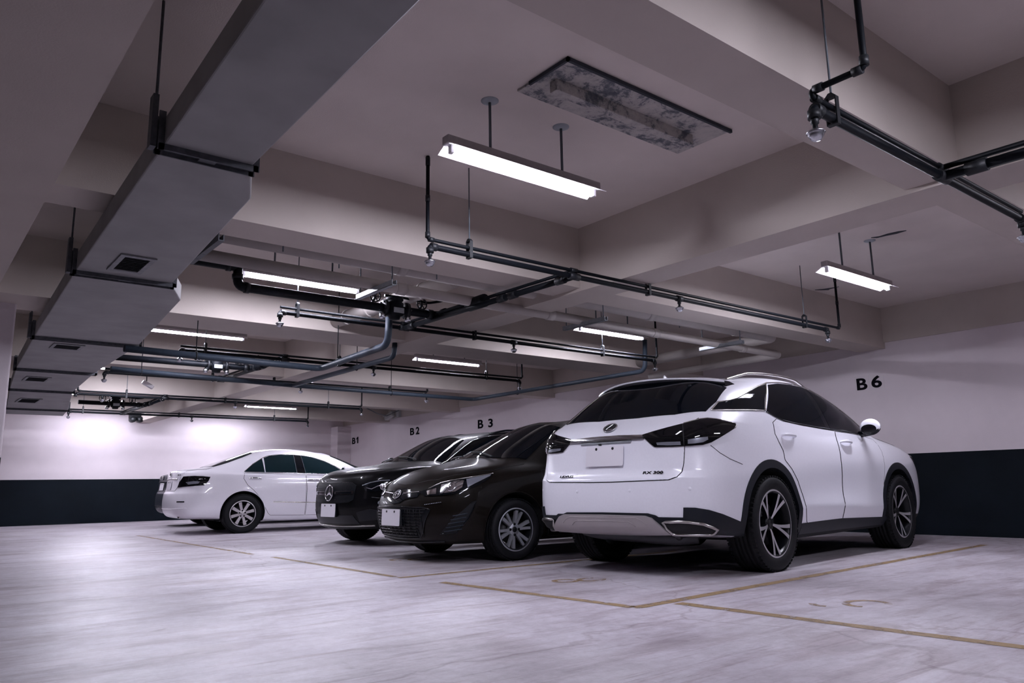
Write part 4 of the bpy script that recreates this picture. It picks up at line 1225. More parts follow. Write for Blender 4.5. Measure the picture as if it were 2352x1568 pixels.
        B.patch('sill_trim', S(side(sl), sg), d, .006, M['trim'], root, .02, .05)
        # roof rail
        q = B.on(S([(-.02, -.575, 0), (.3, -.59, 0), (.8, -.60, 0), (1.3, -.58, 0), (1.62, -.55, 0)], sg), (0, 0, -1), .0)
        nrm = len(q)
        q2 = [p + Vector((0, 0, .040 * min(1, 5 * i / nrm, 5 * (nrm - 1 - i) / nrm))) for i, p in enumerate(q)]
        MB().tube(q2, .013, 10).build('roof_rail', M['satin_chrome'], root)
        # mirror
        mb = MB()
        prof = []
        for i in range(13):
            a = PI * i / 12
            prof.append((.088 * math.sin(a) + 1e-4, -.10 * math.cos(a)))
        mb.lathe(prof, 24, 'y', (0, 0, 0))
        mm = bpy.data.meshes
        for k in range(len(mb.v)):
            x, y, z = mb.v[k]
            mb.v[k] = (1.985 + x * (1.0 if x > 0 else .42), sg * .995 + y, 1.225 + z * .95 + .02 * (y * sg))
        for k, f in enumerate(mb.f):
            zc = sum(mb.v[i][2] for i in f) / len(f); xc = sum(mb.v[i][0] for i in f) / len(f)
            mb.mi[k] = 0 if zc > 1.20 else 1
        mi = mb.build('wing_mirror', [P, M['gloss_black']], root)
        MB().tube([(2.12, sg * .83, 1.165), (2.06, sg * .93, 1.165), (2.03, sg * .99, 1.18)], [.035, .028, .035], 12).build('mirror_arm', M['gloss_black'], mi)
        MB().prism([(sg * .995 + .075 * math.cos(a), 1.205 + .045 * math.sin(a)) for a in np.linspace(0, 2 * PI, 25)[:-1]], 1.943, 1.947, 'x').build('mirror_glass', M['mirror'], mi)
        # front lamps and grille for the far side of the nose
        hl = [(3.42, -.905, .955), (3.66, -.85, .985), (3.80, -.64, .965), (3.86, -.40, .90), (3.83, -.52, .83), (3.76, -.70, .84), (3.58, -.87, .89)]
        B.patch('head_lamp', S(hl, sg), (-.75, -sg * .66, 0), .010, M['lens'], root, .02, .04)
    both(flank)
    B.patch('windscreen', [(2.86, .60, 1.2), (2.92, 0, 1.2), (2.86, -.60, 1.2), (2.60, -.74, 1.2), (2.03, -.52, 1.5), (2.06, 0, 1.5), (2.03, .52, 1.5), (2.60, .74, 1.2)], (0, 0, -1), .004, M['glass'], root, .01, .05)
    B.patch('grille', [(3.8, .30, .92), (3.8, .24, .70), (3.8, .42, .32), (3.8, -.42, .32), (3.8, -.24, .70), (3.8, -.30, .92)], (-1, 0, 0), .008, M['mesh_grille'], root, .02, .05)
    hood = [(2.60, .77, 1), (2.80, .62, 1), (2.93, .3, 1), (2.97, 0, 1), (2.93, -.3, 1), (2.80, -.62, 1), (2.60, -.77, 1), (3.1, -.80, 1), (3.55, -.72, 1), (3.74, -.45, 1), (3.80, 0, 1), (3.74, .45, 1), (3.55, .72, 1), (3.1, .80, 1)]
    h = B.patch('bonnet', hood, (0, 0, -1), .003, P, root, .01, .05)
    B.strip('bonnet_seam', hood, (0, 0, -1), .003, M['gap'], h, 0, True, 6)
    # shark fin
    f = MB(); loc, nn = B.hit(Vector((-.02, 0, 4)), Vector((0, 0, -1)))
    rows = []
    for x, hh, wd in ((-.085, .004, .018), (-.075, .062, .012), (-.06, .070, .012), (-.02, .050, .017), (.04, .022, .019), (.09, .002, .010)):
        rows.append([(loc.x + x, -wd, loc.z - .01), (loc.x + x, -wd * .4, loc.z + hh * .75), (loc.x + x, 0, loc.z + hh), (loc.x + x, wd * .4, loc.z + hh * .75), (loc.x + x, wd, loc.z - .01)])
    f.add([p for r_ in rows for p in r_], [(i * 5 + k, i * 5 + k + 1, (i + 1) * 5 + k + 1, (i + 1) * 5 + k) for i in range(5) for k in range(4)] + [tuple(range(5)), tuple(range(25, 30))], 0, True)
    f.build('antenna_fin', P, root)
    return root
build_suv()
# ================================================================ SHELLS OF THE OTHER CARS
def compact_body():
    B = np.array([(-.78, 0), (-.77, .38), (-.72, .62), (-.56, .79), (-.30, .84), (0, .855), (.5, .86), (1.0, .865), (1.5, .865), (2.1, .862), (2.55, .862), (2.98, .835), (3.24, .745), (3.37, .53), (3.44, .27), (3.46, 0)], float)
    R = [ring(B, .165, .14, .16, .10), ring(B, .195, .08, .09, .045), ring(B, .29, .02, .035, .015),
         ring(B, .42, 0, .0, {0: 0, 5: 0, 7: .012, 8: .012, 10: 0, 15: 0}), ring(B, .54, 0, .005, {0: 0, 5: -.004, 7: .016, 8: .016, 10: -.004, 15: 0}),
         ring(B, {0: .66, 8: .66, 10: .66, 15: .635}, .03, .06, {0: 0, 5: .0, 7: .014, 8: .014, 10: .002, 15: 0}),
         ring(B, {0: .78, 8: .78, 10: .76, 12: .71, 15: .70}, .06, .11, {0: .01, 5: .012, 8: .012, 10: .016, 12: .02, 15: 0}),
         ring(B, {0: .93, 5: .92, 8: .88, 10: .84, 12: .775, 15: .765}, .09, .18, {0: .03, 5: .045, 8: .04, 10: .05, 12: .05, 15: 0})]
    belt = gring({0: -.64, 1: -.625, 2: -.56, 3: -.44, 4: -.2, 5: .05, 6: .5, 7: 1.0, 8: 1.55, 9: 2.20, 10: 2.40, 11: 2.48, 12: 2.53, 13: 2.57, 14: 2.595, 15: 2.60},
                 {0: 0, 1: .36, 2: .56, 3: .70, 4: .755, 5: .775, 6: .795, 7: .80, 8: .80, 9: .765, 10: .66, 11: .55, 12: .43, 13: .30, 14: .15, 15: 0},
                 {0: 1.0, 3: 1.0, 5: .985, 7: .955, 8: .945, 9: .935, 10: .945, 12: .965, 15: .975})
    mid = mixr(R[-1], belt, .55)
    for k, v in {10: (2.68, .74, .905), 11: (2.84, .675, .90), 12: (2.97, .56, .885), 13: (3.04, .41, .89), 14: (3.07, .22, .90), 15: (3.08, 0, .905)}.items(): mid[k] = v
    rail = gring({0: -.28, 1: -.26, 2: -.20, 3: -.10, 4: .08, 5: .3, 6: .6, 7: .9, 8: 1.2, 9: 1.50, 10: 1.63, 11: 1.69, 12: 1.72, 13: 1.74, 14: 1.75, 15: 1.755},
                 {0: 0, 1: .30, 2: .46, 3: .545, 4: .575, 5: .59, 6: .595, 7: .59, 8: .58, 9: .555, 10: .47, 11: .39, 12: .30, 13: .21, 14: .10, 15: 0},
                 {0: 1.41, 2: 1.39, 3: 1.375, 4: 1.39, 5: 1.41, 6: 1.428, 7: 1.428, 8: 1.405, 9: 1.345, 10: 1.345, 12: 1.365, 15: 1.375})
    m2 = mixr(belt, rail, .5, .012)
    m2[9] = (1.87, .665, 1.155); m2[10] = (2.03, .575, 1.16)
    inner = gring({0: -.14, 2: -.06, 3: .02, 4: .18, 5: .36, 6: .62, 7: .9, 8: 1.18, 9: 1.42, 10: 1.52, 12: 1.57, 15: 1.59},
                  {0: 0, 1: .26, 2: .38, 3: .45, 4: .48, 6: .48, 8: .46, 9: .42, 10: .36, 11: .29, 12: .22, 13: .15, 14: .08, 15: 0},
                  {0: 1.45, 3: 1.44, 5: 1.465, 6: 1.475, 7: 1.475, 8: 1.458, 9: 1.42, 10: 1.415, 15: 1.42})
    R += [mid, belt, m2, rail, inner]
    return CarBody(R, sharp=[(6, (10, 15, .4)), (7, (4, 10, .45))], sub=4)

def crossover_body():
    B = np.array([(-.86, 0), (-.85, .42), (-.80, .68), (-.62, .85), (-.32, .90), (0, .915), (.55, .912), (1.1, .91), (1.6, .91), (2.2, .912), (2.73, .915), (3.14, .895), (3.40, .80), (3.53, .57), (3.595, .30), (3.61, 0)], float)
    R = [ring(B, .20, .16, .16, .10), ring(B, .235, .08, .09, .045), ring(B, .34, .02, .03, .015),
         ring(B, .48, 0, .0, {0: 0, 5: -.004, 7: .014, 8: .014, 10: -.004, 15: 0}), ring(B, .62, 0, .015, {0: 0, 5: -.004, 7: .016, 8: .016, 10: -.004, 15: 0}),
         ring(B, .76, .02, .035, {0: 0, 5: .0, 7: .012, 8: .012, 10: .002, 15: 0}), ring(B, {0: .88, 8: .88, 10: .87, 12: .84, 15: .84}, .05, .065, {0: .01, 5: .012, 10: .014, 12: .02, 15: 0}),
         ring(B, {0: 1.04, 5: 1.03, 8: 1.0, 10: .97, 12: .915, 15: .915}, .09, .13, {0: .03, 5: .045, 8: .04, 10: .05, 12: .06, 15: 0})]
    belt = gring({0: -.70, 1: -.685, 2: -.62, 3: -.50, 4: -.22, 5: .05, 6: .55, 7: 1.1, 8: 1.65, 9: 2.30, 10: 2.46, 11: 2.53, 12: 2.58, 13: 2.62, 14: 2.645, 15: 2.65},
                 {0: 0, 1: .40, 2: .62, 3: .76, 4: .81, 5: .83, 6: .845, 7: .85, 8: .85, 9: .80, 10: .70, 11: .58, 12: .45, 13: .32, 14: .16, 15: 0},
                 {0: 1.10, 3: 1.10, 5: 1.09, 7: 1.06, 8: 1.05, 9: 1.045, 10: 1.05, 12: 1.065, 15: 1.07})
    mid = mixr(R[-1], belt, .55)
    for k, v in {10: (2.74, .79, 1.015), 11: (2.92, .72, 1.01), 12: (3.08, .60, 1.0), 13: (3.17, .44, 1.005), 14: (3.21, .24, 1.015), 15: (3.22, 0, 1.02)}.items(): mid[k] = v
    rail = gring({0: -.35, 1: -.33, 2: -.27, 3: -.16, 4: .05, 5: .3, 6: .65, 7: 1.0, 8: 1.35, 9: 1.66, 10: 1.80, 11: 1.86, 12: 1.89, 13: 1.91, 14: 1.92, 15: 1.925},
                 {0: 0, 1: .33, 2: .50, 3: .60, 4: .635, 5: .645, 6: .645, 7: .64, 8: .625, 9: .60, 10: .51, 11: .42, 12: .33, 13: .23, 14: .11, 15: 0},
                 {0: 1.53, 2: 1.51, 3: 1.50, 4: 1.525, 5: 1.55, 6: 1.565, 7: 1.56, 8: 1.53, 9: 1.46, 10: 1.46, 12: 1.48, 15: 1.49})
    m2 = mixr(belt, rail, .5, .012)
    m2[9] = (2.00, .70, 1.26); m2[10] = (2.15, .61, 1.265)
    inner = gring({0: -.20, 2: -.12, 3: -.02, 4: .16, 5: .38, 6: .68, 7: 1.0, 8: 1.32, 9: 1.58, 10: 1.68, 12: 1.73, 15: 1.75},
                  {0: 0, 1: .28, 2: .42, 3: .49, 4: .52, 6: .53, 8: .50, 9: .45, 10: .38, 11: .31, 12: .24, 13: .16, 14: .08, 15: 0},
                  {0: 1.57, 3: 1.57, 5: 1.60, 6: 1.61, 7: 1.608, 8: 1.585, 9: 1.54, 10: 1.535, 15: 1.54})
    for q, dz in ((mid, .03), (belt, .045), (m2, .07), (rail, .095), (inner, .10)): q[:, 2] -= dz
    R += [mid, belt, m2, rail, inner]
    return CarBody(R, sharp=[(6, (10, 15, .4)), (7, (4, 10, .45))], sub=4)

def sedan_body():
    B = np.array([(-1.10, 0), (-1.085, .42), (-1.03, .69), (-.86, .855), (-.50, .90), (0, .91), (.55, .908), (1.1, .906), (1.6, .906), (2.2, .908), (2.775, .91), (3.2, .885), (3.50, .79), (3.65, .56), (3.72, .30), (3.74, 0)], float)
    R = [ring(B, {0: .27, 4: .24, 6: .17, 15: .18}, .16, .18, .10), ring(B, {0: .29, 4: .27, 6: .195, 15: .20}, .08, .10, .045), ring(B, {0: .36, 5: .34, 6: .31, 15: .30}, .02, .035, .015),
         ring(B, .45, 0, .0, {0: 0, 5: -.002, 7: .012, 8: .012, 10: -.002, 15: 0}), ring(B, .56, .0, .005, {0: 0, 5: -.004, 7: .014, 8: .014, 10: -.004, 15: 0}),
         ring(B, {0: .68, 15: .64}, .02, .03, {0: 0, 5: .0, 7: .010, 8: .010, 10: .002, 15: 0}), ring(B, {0: .725, 4: .75, 8: .76, 15: .72}, .065, .07, {0: .005, 5: .005, 8: .006, 10: .012, 15: 0}),
         ring(B, {0: .90, 5: .87, 8: .86, 10: .82, 15: .76}, .075, .10, {0: .02, 5: .016, 8: .016, 10: .02, 12: .02, 15: 0}),
         ring(B, {0: 1.055, 3: 1.03, 5: .975, 8: .955, 10: .90, 12: .83, 15: .81}, .08, .17, {0: .05, 3: .06, 5: .045, 8: .045, 10: .05, 12: .05, 15: 0})]
    belt = gring({0: -.52, 1: -.515, 2: -.49, 3: -.45, 4: -.36, 5: -.05, 6: .45, 7: 1.0, 8: 1.55, 9: 2.18, 10: 2.36, 11: 2.46, 12: 2.53, 13: 2.57, 14: 2.60, 15: 2.61},
                 {0: 0, 1: .36, 2: .54, 3: .66, 4: .755, 5: .81, 6: .83, 7: .84, 8: .84, 9: .80, 10: .70, 11: .57, 12: .44, 13: .31, 14: .16, 15: 0},
                 {0: 1.105, 3: 1.09, 4: 1.065, 5: 1.015, 7: .995, 8: .985, 9: .98, 10: .985, 12: 1.0, 15: 1.01})
    mid = mixr(R[-1], belt, .55)
    for k, v in {0: (-.86, 0, 1.095), 1: (-.85, .40, 1.093), 2: (-.80, .62, 1.085), 3: (-.68, .76, 1.07), 10: (2.66, .78, .945), 11: (2.90, .71, .935), 12: (3.06, .58, .92), 13: (3.15, .42, .92), 14: (3.20, .22, .925), 15: (3.22, 0, .93)}.items(): mid[k] = v
    rail = gring({0: .20, 1: .205, 2: .21, 3: .225, 4: .28, 5: .42, 6: .65, 7: .95, 8: 1.22, 9: 1.48, 10: 1.63, 11: 1.69, 12: 1.72, 13: 1.74, 14: 1.75, 15: 1.755},
                 {0: 0, 1: .27, 2: .41, 3: .51, 4: .575, 5: .605, 6: .615, 7: .615, 8: .605, 9: .58, 10: .49, 11: .40, 12: .31, 13: .21, 14: .10, 15: 0},
                 {0: 1.385, 2: 1.375, 3: 1.36, 4: 1.355, 5: 1.372, 6: 1.392, 7: 1.392, 8: 1.372, 9: 1.325, 10: 1.325, 12: 1.345, 15: 1.355})
    m2 = mixr(belt, rail, .5, .014)
    m2[9] = (1.85, .695, 1.16); m2[10] = (2.01, .60, 1.165)
    for j in range(4): m2[j][2] += .012
    inner = gring({0: .36, 2: .37, 3: .39, 4: .44, 5: .52, 6: .70, 7: .95, 8: 1.18, 9: 1.38, 10: 1.49, 12: 1.55, 15: 1.57},
                  {0: 0, 1: .22, 2: .34, 3: .42, 4: .47, 6: .49, 8: .47, 9: .43, 10: .37, 11: .30, 12: .23, 13: .15, 14: .08, 15: 0},
                  {0: 1.43, 3: 1.42, 5: 1.438, 6: 1.445, 7: 1.446, 8: 1.43, 9: 1.395, 10: 1.392, 15: 1.40})
    R += [mid, belt, m2, rail, inner]
    return CarBody(R, sharp=[(5, (0, 4, .5)), (8, (0, 3, .4)), (8, (4, 10, .4))], sub=4)
# ================================================================ THE OTHER CARS
def LS(pts, sg): return pts if sg > 0 else mir(pts)
def common(root, B, c):
    P, G = c['paint'], c['glass']
    B.body_object('body', [P, M['well']], root, [(0, c['R'], c['arch']), (c['wb'], c['R'], c['arch'])], None)
    for x in (0, c['wb']):
        for sg in (-1, 1):
            wheel(root, x, sg * c['ty'], sg, c['R'], c['rim'], c['tw'], c['spokes'], c['face'], c.get('dark', M['spoke_dark']))
            B.strip('arch_edge', S(side(arcp(x, c['R'], c['arch'] + .004, -8, 188, 30)), sg), dS(RT_, sg), .007, c.get('archmat', P), root, .0)
    def flank(sg):
        d = dS(RT_, sg)
        for k, o in enumerate(c['doors']):
            D = door(B, root, o, sg, P, .045)
            hx, hz = c['handles'][k]
            handle(B, root, D, hx, hz, sg, c['hmat'], L=.10)
        for nm, o in c['windows']:
            B.patch(nm, S(side(o), sg), d, .004, M['gloss_black'] if nm == 'pillar_trim' else G, root, .01, .05)
        for o, m, r in c['trims']:
            B.strip('window_trim' if m != P else 'rubbing_strip', S(side(o), sg), d, r, m, root, .003)
        # mirror
        mx, my, mz = c['mirror']
        mb = MB(); prof = [(.072 * math.sin(PI * i / 10) + 1e-4, -.10 * math.cos(PI * i / 10)) for i in range(11)]
        mb.lathe(prof, 20, 'y', (0, 0, 0))
        for k in range(len(mb.v)):
            x, y, z = mb.v[k]; mb.v[k] = (mx + x * (1.0 if x > 0 else .45), sg * my + y, mz + z)
        mi = mb.build('wing_mirror', P, root)
        MB().tube([(mx + .06, sg * (my - .17), mz - .05), (mx + .02, sg * (my - .05), mz - .035)], [.03, .024], 10).build('mirror_arm', M['gloss_black'], mi)
        MB().prism([(sg * my + .085 * math.cos(a), mz + .052 * math.sin(a)) for a in np.linspace(0, 2 * PI, 21)[:-1]], mx - .036, mx - .032, 'x').build('mirror_glass', M['mirror'], mi)
    both(flank)
    B.patch('windscreen', c['windscreen'], (0, 0, -1), .004, G, root, .01, .05)
    B.patch('rear_window', c['rearwin'], c.get('rwd', (.7, 0, -.7)), .005, G, root, .01, .05)
    h = B.patch('bonnet', c['bonnet'], (0, 0, -1), .003, P, root, .01, .05)
    B.strip('bonnet_seam', c['bonnet'], (0, 0, -1), .003, M['gap'], h, 0, True, 6)
    MB().box((-.4, -.55, c['R'] * .62), (c['wb'] + .45, .55, c['R'])).build('underbody', M['well'], root, bevel=.03)

def grille_bars(B, pts_list, r, mat, parent, off=.016, name='grille_bar', d=(-1, 0, 0)):
    m = MB()
    for p in pts_list: m.tube(B.on(p, d, off), r, 6)
    return m.build(name, mat, parent)

def build_compact():
    root = empty('car', (7.42, 6.70, 0), 3.088, 'dark brown compact car parked nose out beside the white suv', 'car', 'parked cars')
    B = compact_body(); P = M['brown']
    common(root, B, dict(paint=P, glass=M['glass'], R=.300, arch=.345, rim=.203, wb=2.55, ty=.752, tw=.185, spokes=spokes_twin, face=M['alloy'],
        doors=[[(.12, .90), (.10, .75), (.28, .62), (.36, .50), (.40, .30), (.42, .235), (1.12, .22), (1.16, .40), (1.17, .90), (.6, .925)],
               [(1.185, .895), (1.175, .40), (1.135, .22), (2.14, .21), (2.17, .45), (2.22, .75), (2.20, .86), (1.7, .885)]],
        handles=[(.30, .84), (1.32, .815)], hmat=P,
        windows=[('rear_door_window', [(-.14, 1.02), (.02, 1.20), (.15, 1.31), (.35, 1.36), (.65, 1.385), (1.05, 1.375), (1.09, .955), (.6, .968), (.15, .99)]),
                 ('pillar_trim', [(1.06, 1.375), (1.16, 1.365), (1.19, .952), (1.10, .955)]),
                 ('front_door_window', [(1.17, 1.365), (1.32, 1.33), (1.52, 1.255), (1.75, 1.14), (1.98, 1.01), (2.02, .945), (1.6, .948), (1.20, .952)])],
        trims=[([(-.15, 1.01), (.15, .978), (.6, .955), (1.1, .943), (1.6, .936), (2.02, .932)], M['gloss_black'], .006)],
        mirror=(1.93, .93, 1.0),
        windscreen=[(2.55, .28, 1), (2.58, 0, 1), (2.55, -.28, 1), (2.47, -.52, 1), (2.30, -.69, 1), (1.66, -.47, 1.4), (1.70, -.2, 1.4), (1.705, 0, 1.4), (1.70, .2, 1.4), (1.66, .47, 1.4), (2.30, .69, 1), (2.47, .52, 1)],
        rearwin=[(-.60, .50, 1.03), (-.66, 0, 1.03), (-.60, -.50, 1.03), (-.20, -.42, 1.37), (-.24, 0, 1.39), (-.20, .42, 1.37)],
        bonnet=[(2.36, .735, 1), (2.52, .60, 1), (2.63, .30, 1), (2.66, 0, 1), (2.63, -.30, 1), (2.52, -.60, 1), (2.36, -.735, 1), (2.75, -.75, 1), (3.00, -.65, 1), (3.20, -.46, 1), (3.29, -.2, 1), (3.31, 0, 1), (3.29, .2, 1), (3.20, .46, 1), (3.00, .65, 1), (2.75, .75, 1)]))
    F = (-1, 0, 0)
    hl = [(3.340, .355, .658), (3.299, .461, .690), (3.212, .559, .742), (3.104, .669, .770), (2.938, .754, .798), (2.775, .782, .823), (2.80, .796, .800), (2.898, .806, .742), (3.058, .779, .677), (3.18, .721, .638), (3.264, .624, .628), (3.337, .455, .622)]
    def lamp(sg):
        d = (-.72, -sg * .69, 0)
        l = B.patch('head_lamp', LS(hl, sg), d, .010, M['gloss_black'], root, .02, .025)
        B.patch('lamp_reflector', LS([(3.317, .456, .668), (3.263, .548, .694), (3.285, .578, .640), (3.325, .49, .634)], sg), d, .0125, M['chrome'], l, .004, .015)
        B.patch('lamp_reflector', LS([(3.225, .575, .726), (3.12, .665, .758), (3.06, .72, .765), (3.10, .745, .70), (3.165, .725, .662), (3.262, .618, .643)], sg), d, .0125, M['chrome'], l, .004, .02)
        B.patch('lamp_strip', LS([(3.03, .715, .772), (2.90, .765, .80), (2.80, .786, .815), (2.82, .795, .80), (2.93, .79, .755), (3.05, .765, .70)], sg), d, .0125, M['lens_led'], l, .004, .02)
        c0, n0 = B.hit(Vector((3.165, sg * .665, .705)) - Vector(d) * 3, Vector(d))
        place_mark(MB().lathe([(0, .020), (.018, .018), (.034, .008), (.046, .014), (.050, 0)], 24).build('projector', M['chrome'], l), l, c0 + n0 * .012, n0)
        B.strip('lamp_brow', LS(hl[1:6], sg), d, .0045, M['satin_chrome'], l, .012)
        fog = [(2.988, .817, .575), (3.034, .808, .479), (3.069, .794, .408), (3.158, .735, .286), (3.268, .615, .275), (3.225, .69, .365), (3.13, .765, .47), (3.04, .80, .555)]
        f = B.patch('bumper_vent', LS(fog, sg), d, .006, M['mesh_grille'], root, .012, .02)
        for z in (.30, .335, .37, .405, .44):
            q = [(3.24 - (z - .30) * .45, .655 + (z - .30) * .42, z), (3.12 - (z - .30) * .40, .765 + (z - .30) * .15, z + .022)]
            B.strip('vent_slat', LS(q, sg), d, .0045, M['grey_pipe'], f, .012)
        B.strip('vent_rim', LS([fog[-1]] + fog[:5], sg), d, .006, M['gloss_black'], f, .006)
        q = B.on(LS([(3.36, .495, .545), (3.277, .646, .565)], sg), d, .008, step=.018)
        m = MB()
        for p in q: m.lathe([(0, .004), (.006, .003), (.007, -.002)], 8, 'z', tuple(p))
        m.build('running_light', M['lens_led'], root)
    both(lamp)
    up = [(3.34, .38, .668), (3.36, .2, .676), (3.365, .10, .700), (3.365, -.10, .700), (3.36, -.2, .676), (3.34, -.38, .668), (3.36, -.36, .612), (3.40, -.2, .598), (3.42, -.10, .560), (3.43, 0, .545), (3.42, .10, .560), (3.40, .2, .598), (3.36, .36, .612)]
    B.patch('upper_grille', up, F, .006, M['gloss_black'], root, .012, .03)
    def acc(sg):
        B.strip('grille_accent', LS([(3.35, .36, .664), (3.37, .20, .655), (3.39, .11, .648)], sg), F, .005, M['satin_chrome'], root, .010)
    both(acc)
    lo = [(3.385, .47, .518), (3.44, .25, .524), (3.452, 0, .526), (3.44, -.25, .524), (3.385, -.47, .518), (3.33, -.56, .50), (3.36, -.50, .40), (3.36, -.44, .28), (3.35, -.38, .235), (3.39, 0, .225), (3.35, .38, .235), (3.36, .44, .28), (3.36, .50, .40), (3.33, .56, .50)]
    lg = B.patch('lower_grille', lo, F, .004, M['mesh_grille'], root, .012, .03)
    bars = []
    for i, z in enumerate(np.linspace(.255, .50, 10)):
        wy = .36 + (z - .25) * .6
        bars.append([(3.3, wy, z), (3.3, 0, z), (3.3, -wy, z)])
    grille_bars(B, bars, .0042, M['gloss_black'], lg, .009)
    zig = []
    for i in range(22):
        y = -.44 + .88 * i / 21
        zig.append([(3.3, y, .245), (3.3, y + (.02 if i % 2 else -.02), .38), (3.3, y, .505)])
    grille_bars(B, zig, .0032, M['mesh_grille'], lg, .008, 'grille_web')
    B.strip('grille_rim', lo, F, .007, M['gloss_black'], lg, .006, True)
    B.strip('bumper_lip', [(3.3, .62, .205), (3.38, .35, .195), (3.4, 0, .19), (3.38, -.35, .195), (3.3, -.62, .205)], F, .012, M['gloss_black'], root, .0)
    loc, n = B.hit(Vector((6, 0, .422)), Vector((-1, 0, 0)))
    plate_obj(root, (loc.x + .022, -.005, .422), (1, 0, .04), .38, .16, M['plate'])
    MB().box((loc.x - .01, -.215, .345), (loc.x + .018, .215, .50)).build('plate_backing', M['gloss_black'], root, bevel=.004)
    # badge: three interlaced ovals
    loc, n = B.hit(Vector((6, 0, .638)), Vector((-1, 0, 0)))
    e = MB().tube(ell(.066, .046, 48), .0062, 8, closed=True).tube(ell(.024, .044, 32), .0055, 8, closed=True).tube(ell(.047, .017, 32, 0, .022), .0055, 8, closed=True)
    place_mark(e.build('emblem', M['chrome'], root), root, loc + n * .010, n)
    wp = MB()
    for a, b in (((2.53, .42, 1), (2.40, -.18, 1)), ((2.56, -.10, 1), (2.44, -.55, 1))):
        wp.tube([p + Vector((0, 0, .012)) for p in B.on([a, b], (0, 0, -1), .008)], .008, 6)
    wp.build('wiper', M['trim'], root)
    B.patch('tailgate', [(-.7, .62, .92), (-.7, -.62, .92), (-.7, -.58, .52), (-.7, .58, .52)], (1, 0, 0), .004, P, root, .01, .05)
    def tl(sg): B.patch('tail_lamp', S([(-.62, -.60, .95), (-.45, -.80, .96), (-.30, -.83, .90), (-.48, -.80, .78), (-.68, -.62, .80)], sg), (.75, -sg * .66, 0), .008, M['lens'], root, .02, .04)
    both(tl)
    plate_obj(root, (-.80, 0, .70), (-1, 0, .1), .38, .16, M['plate'])
    return root

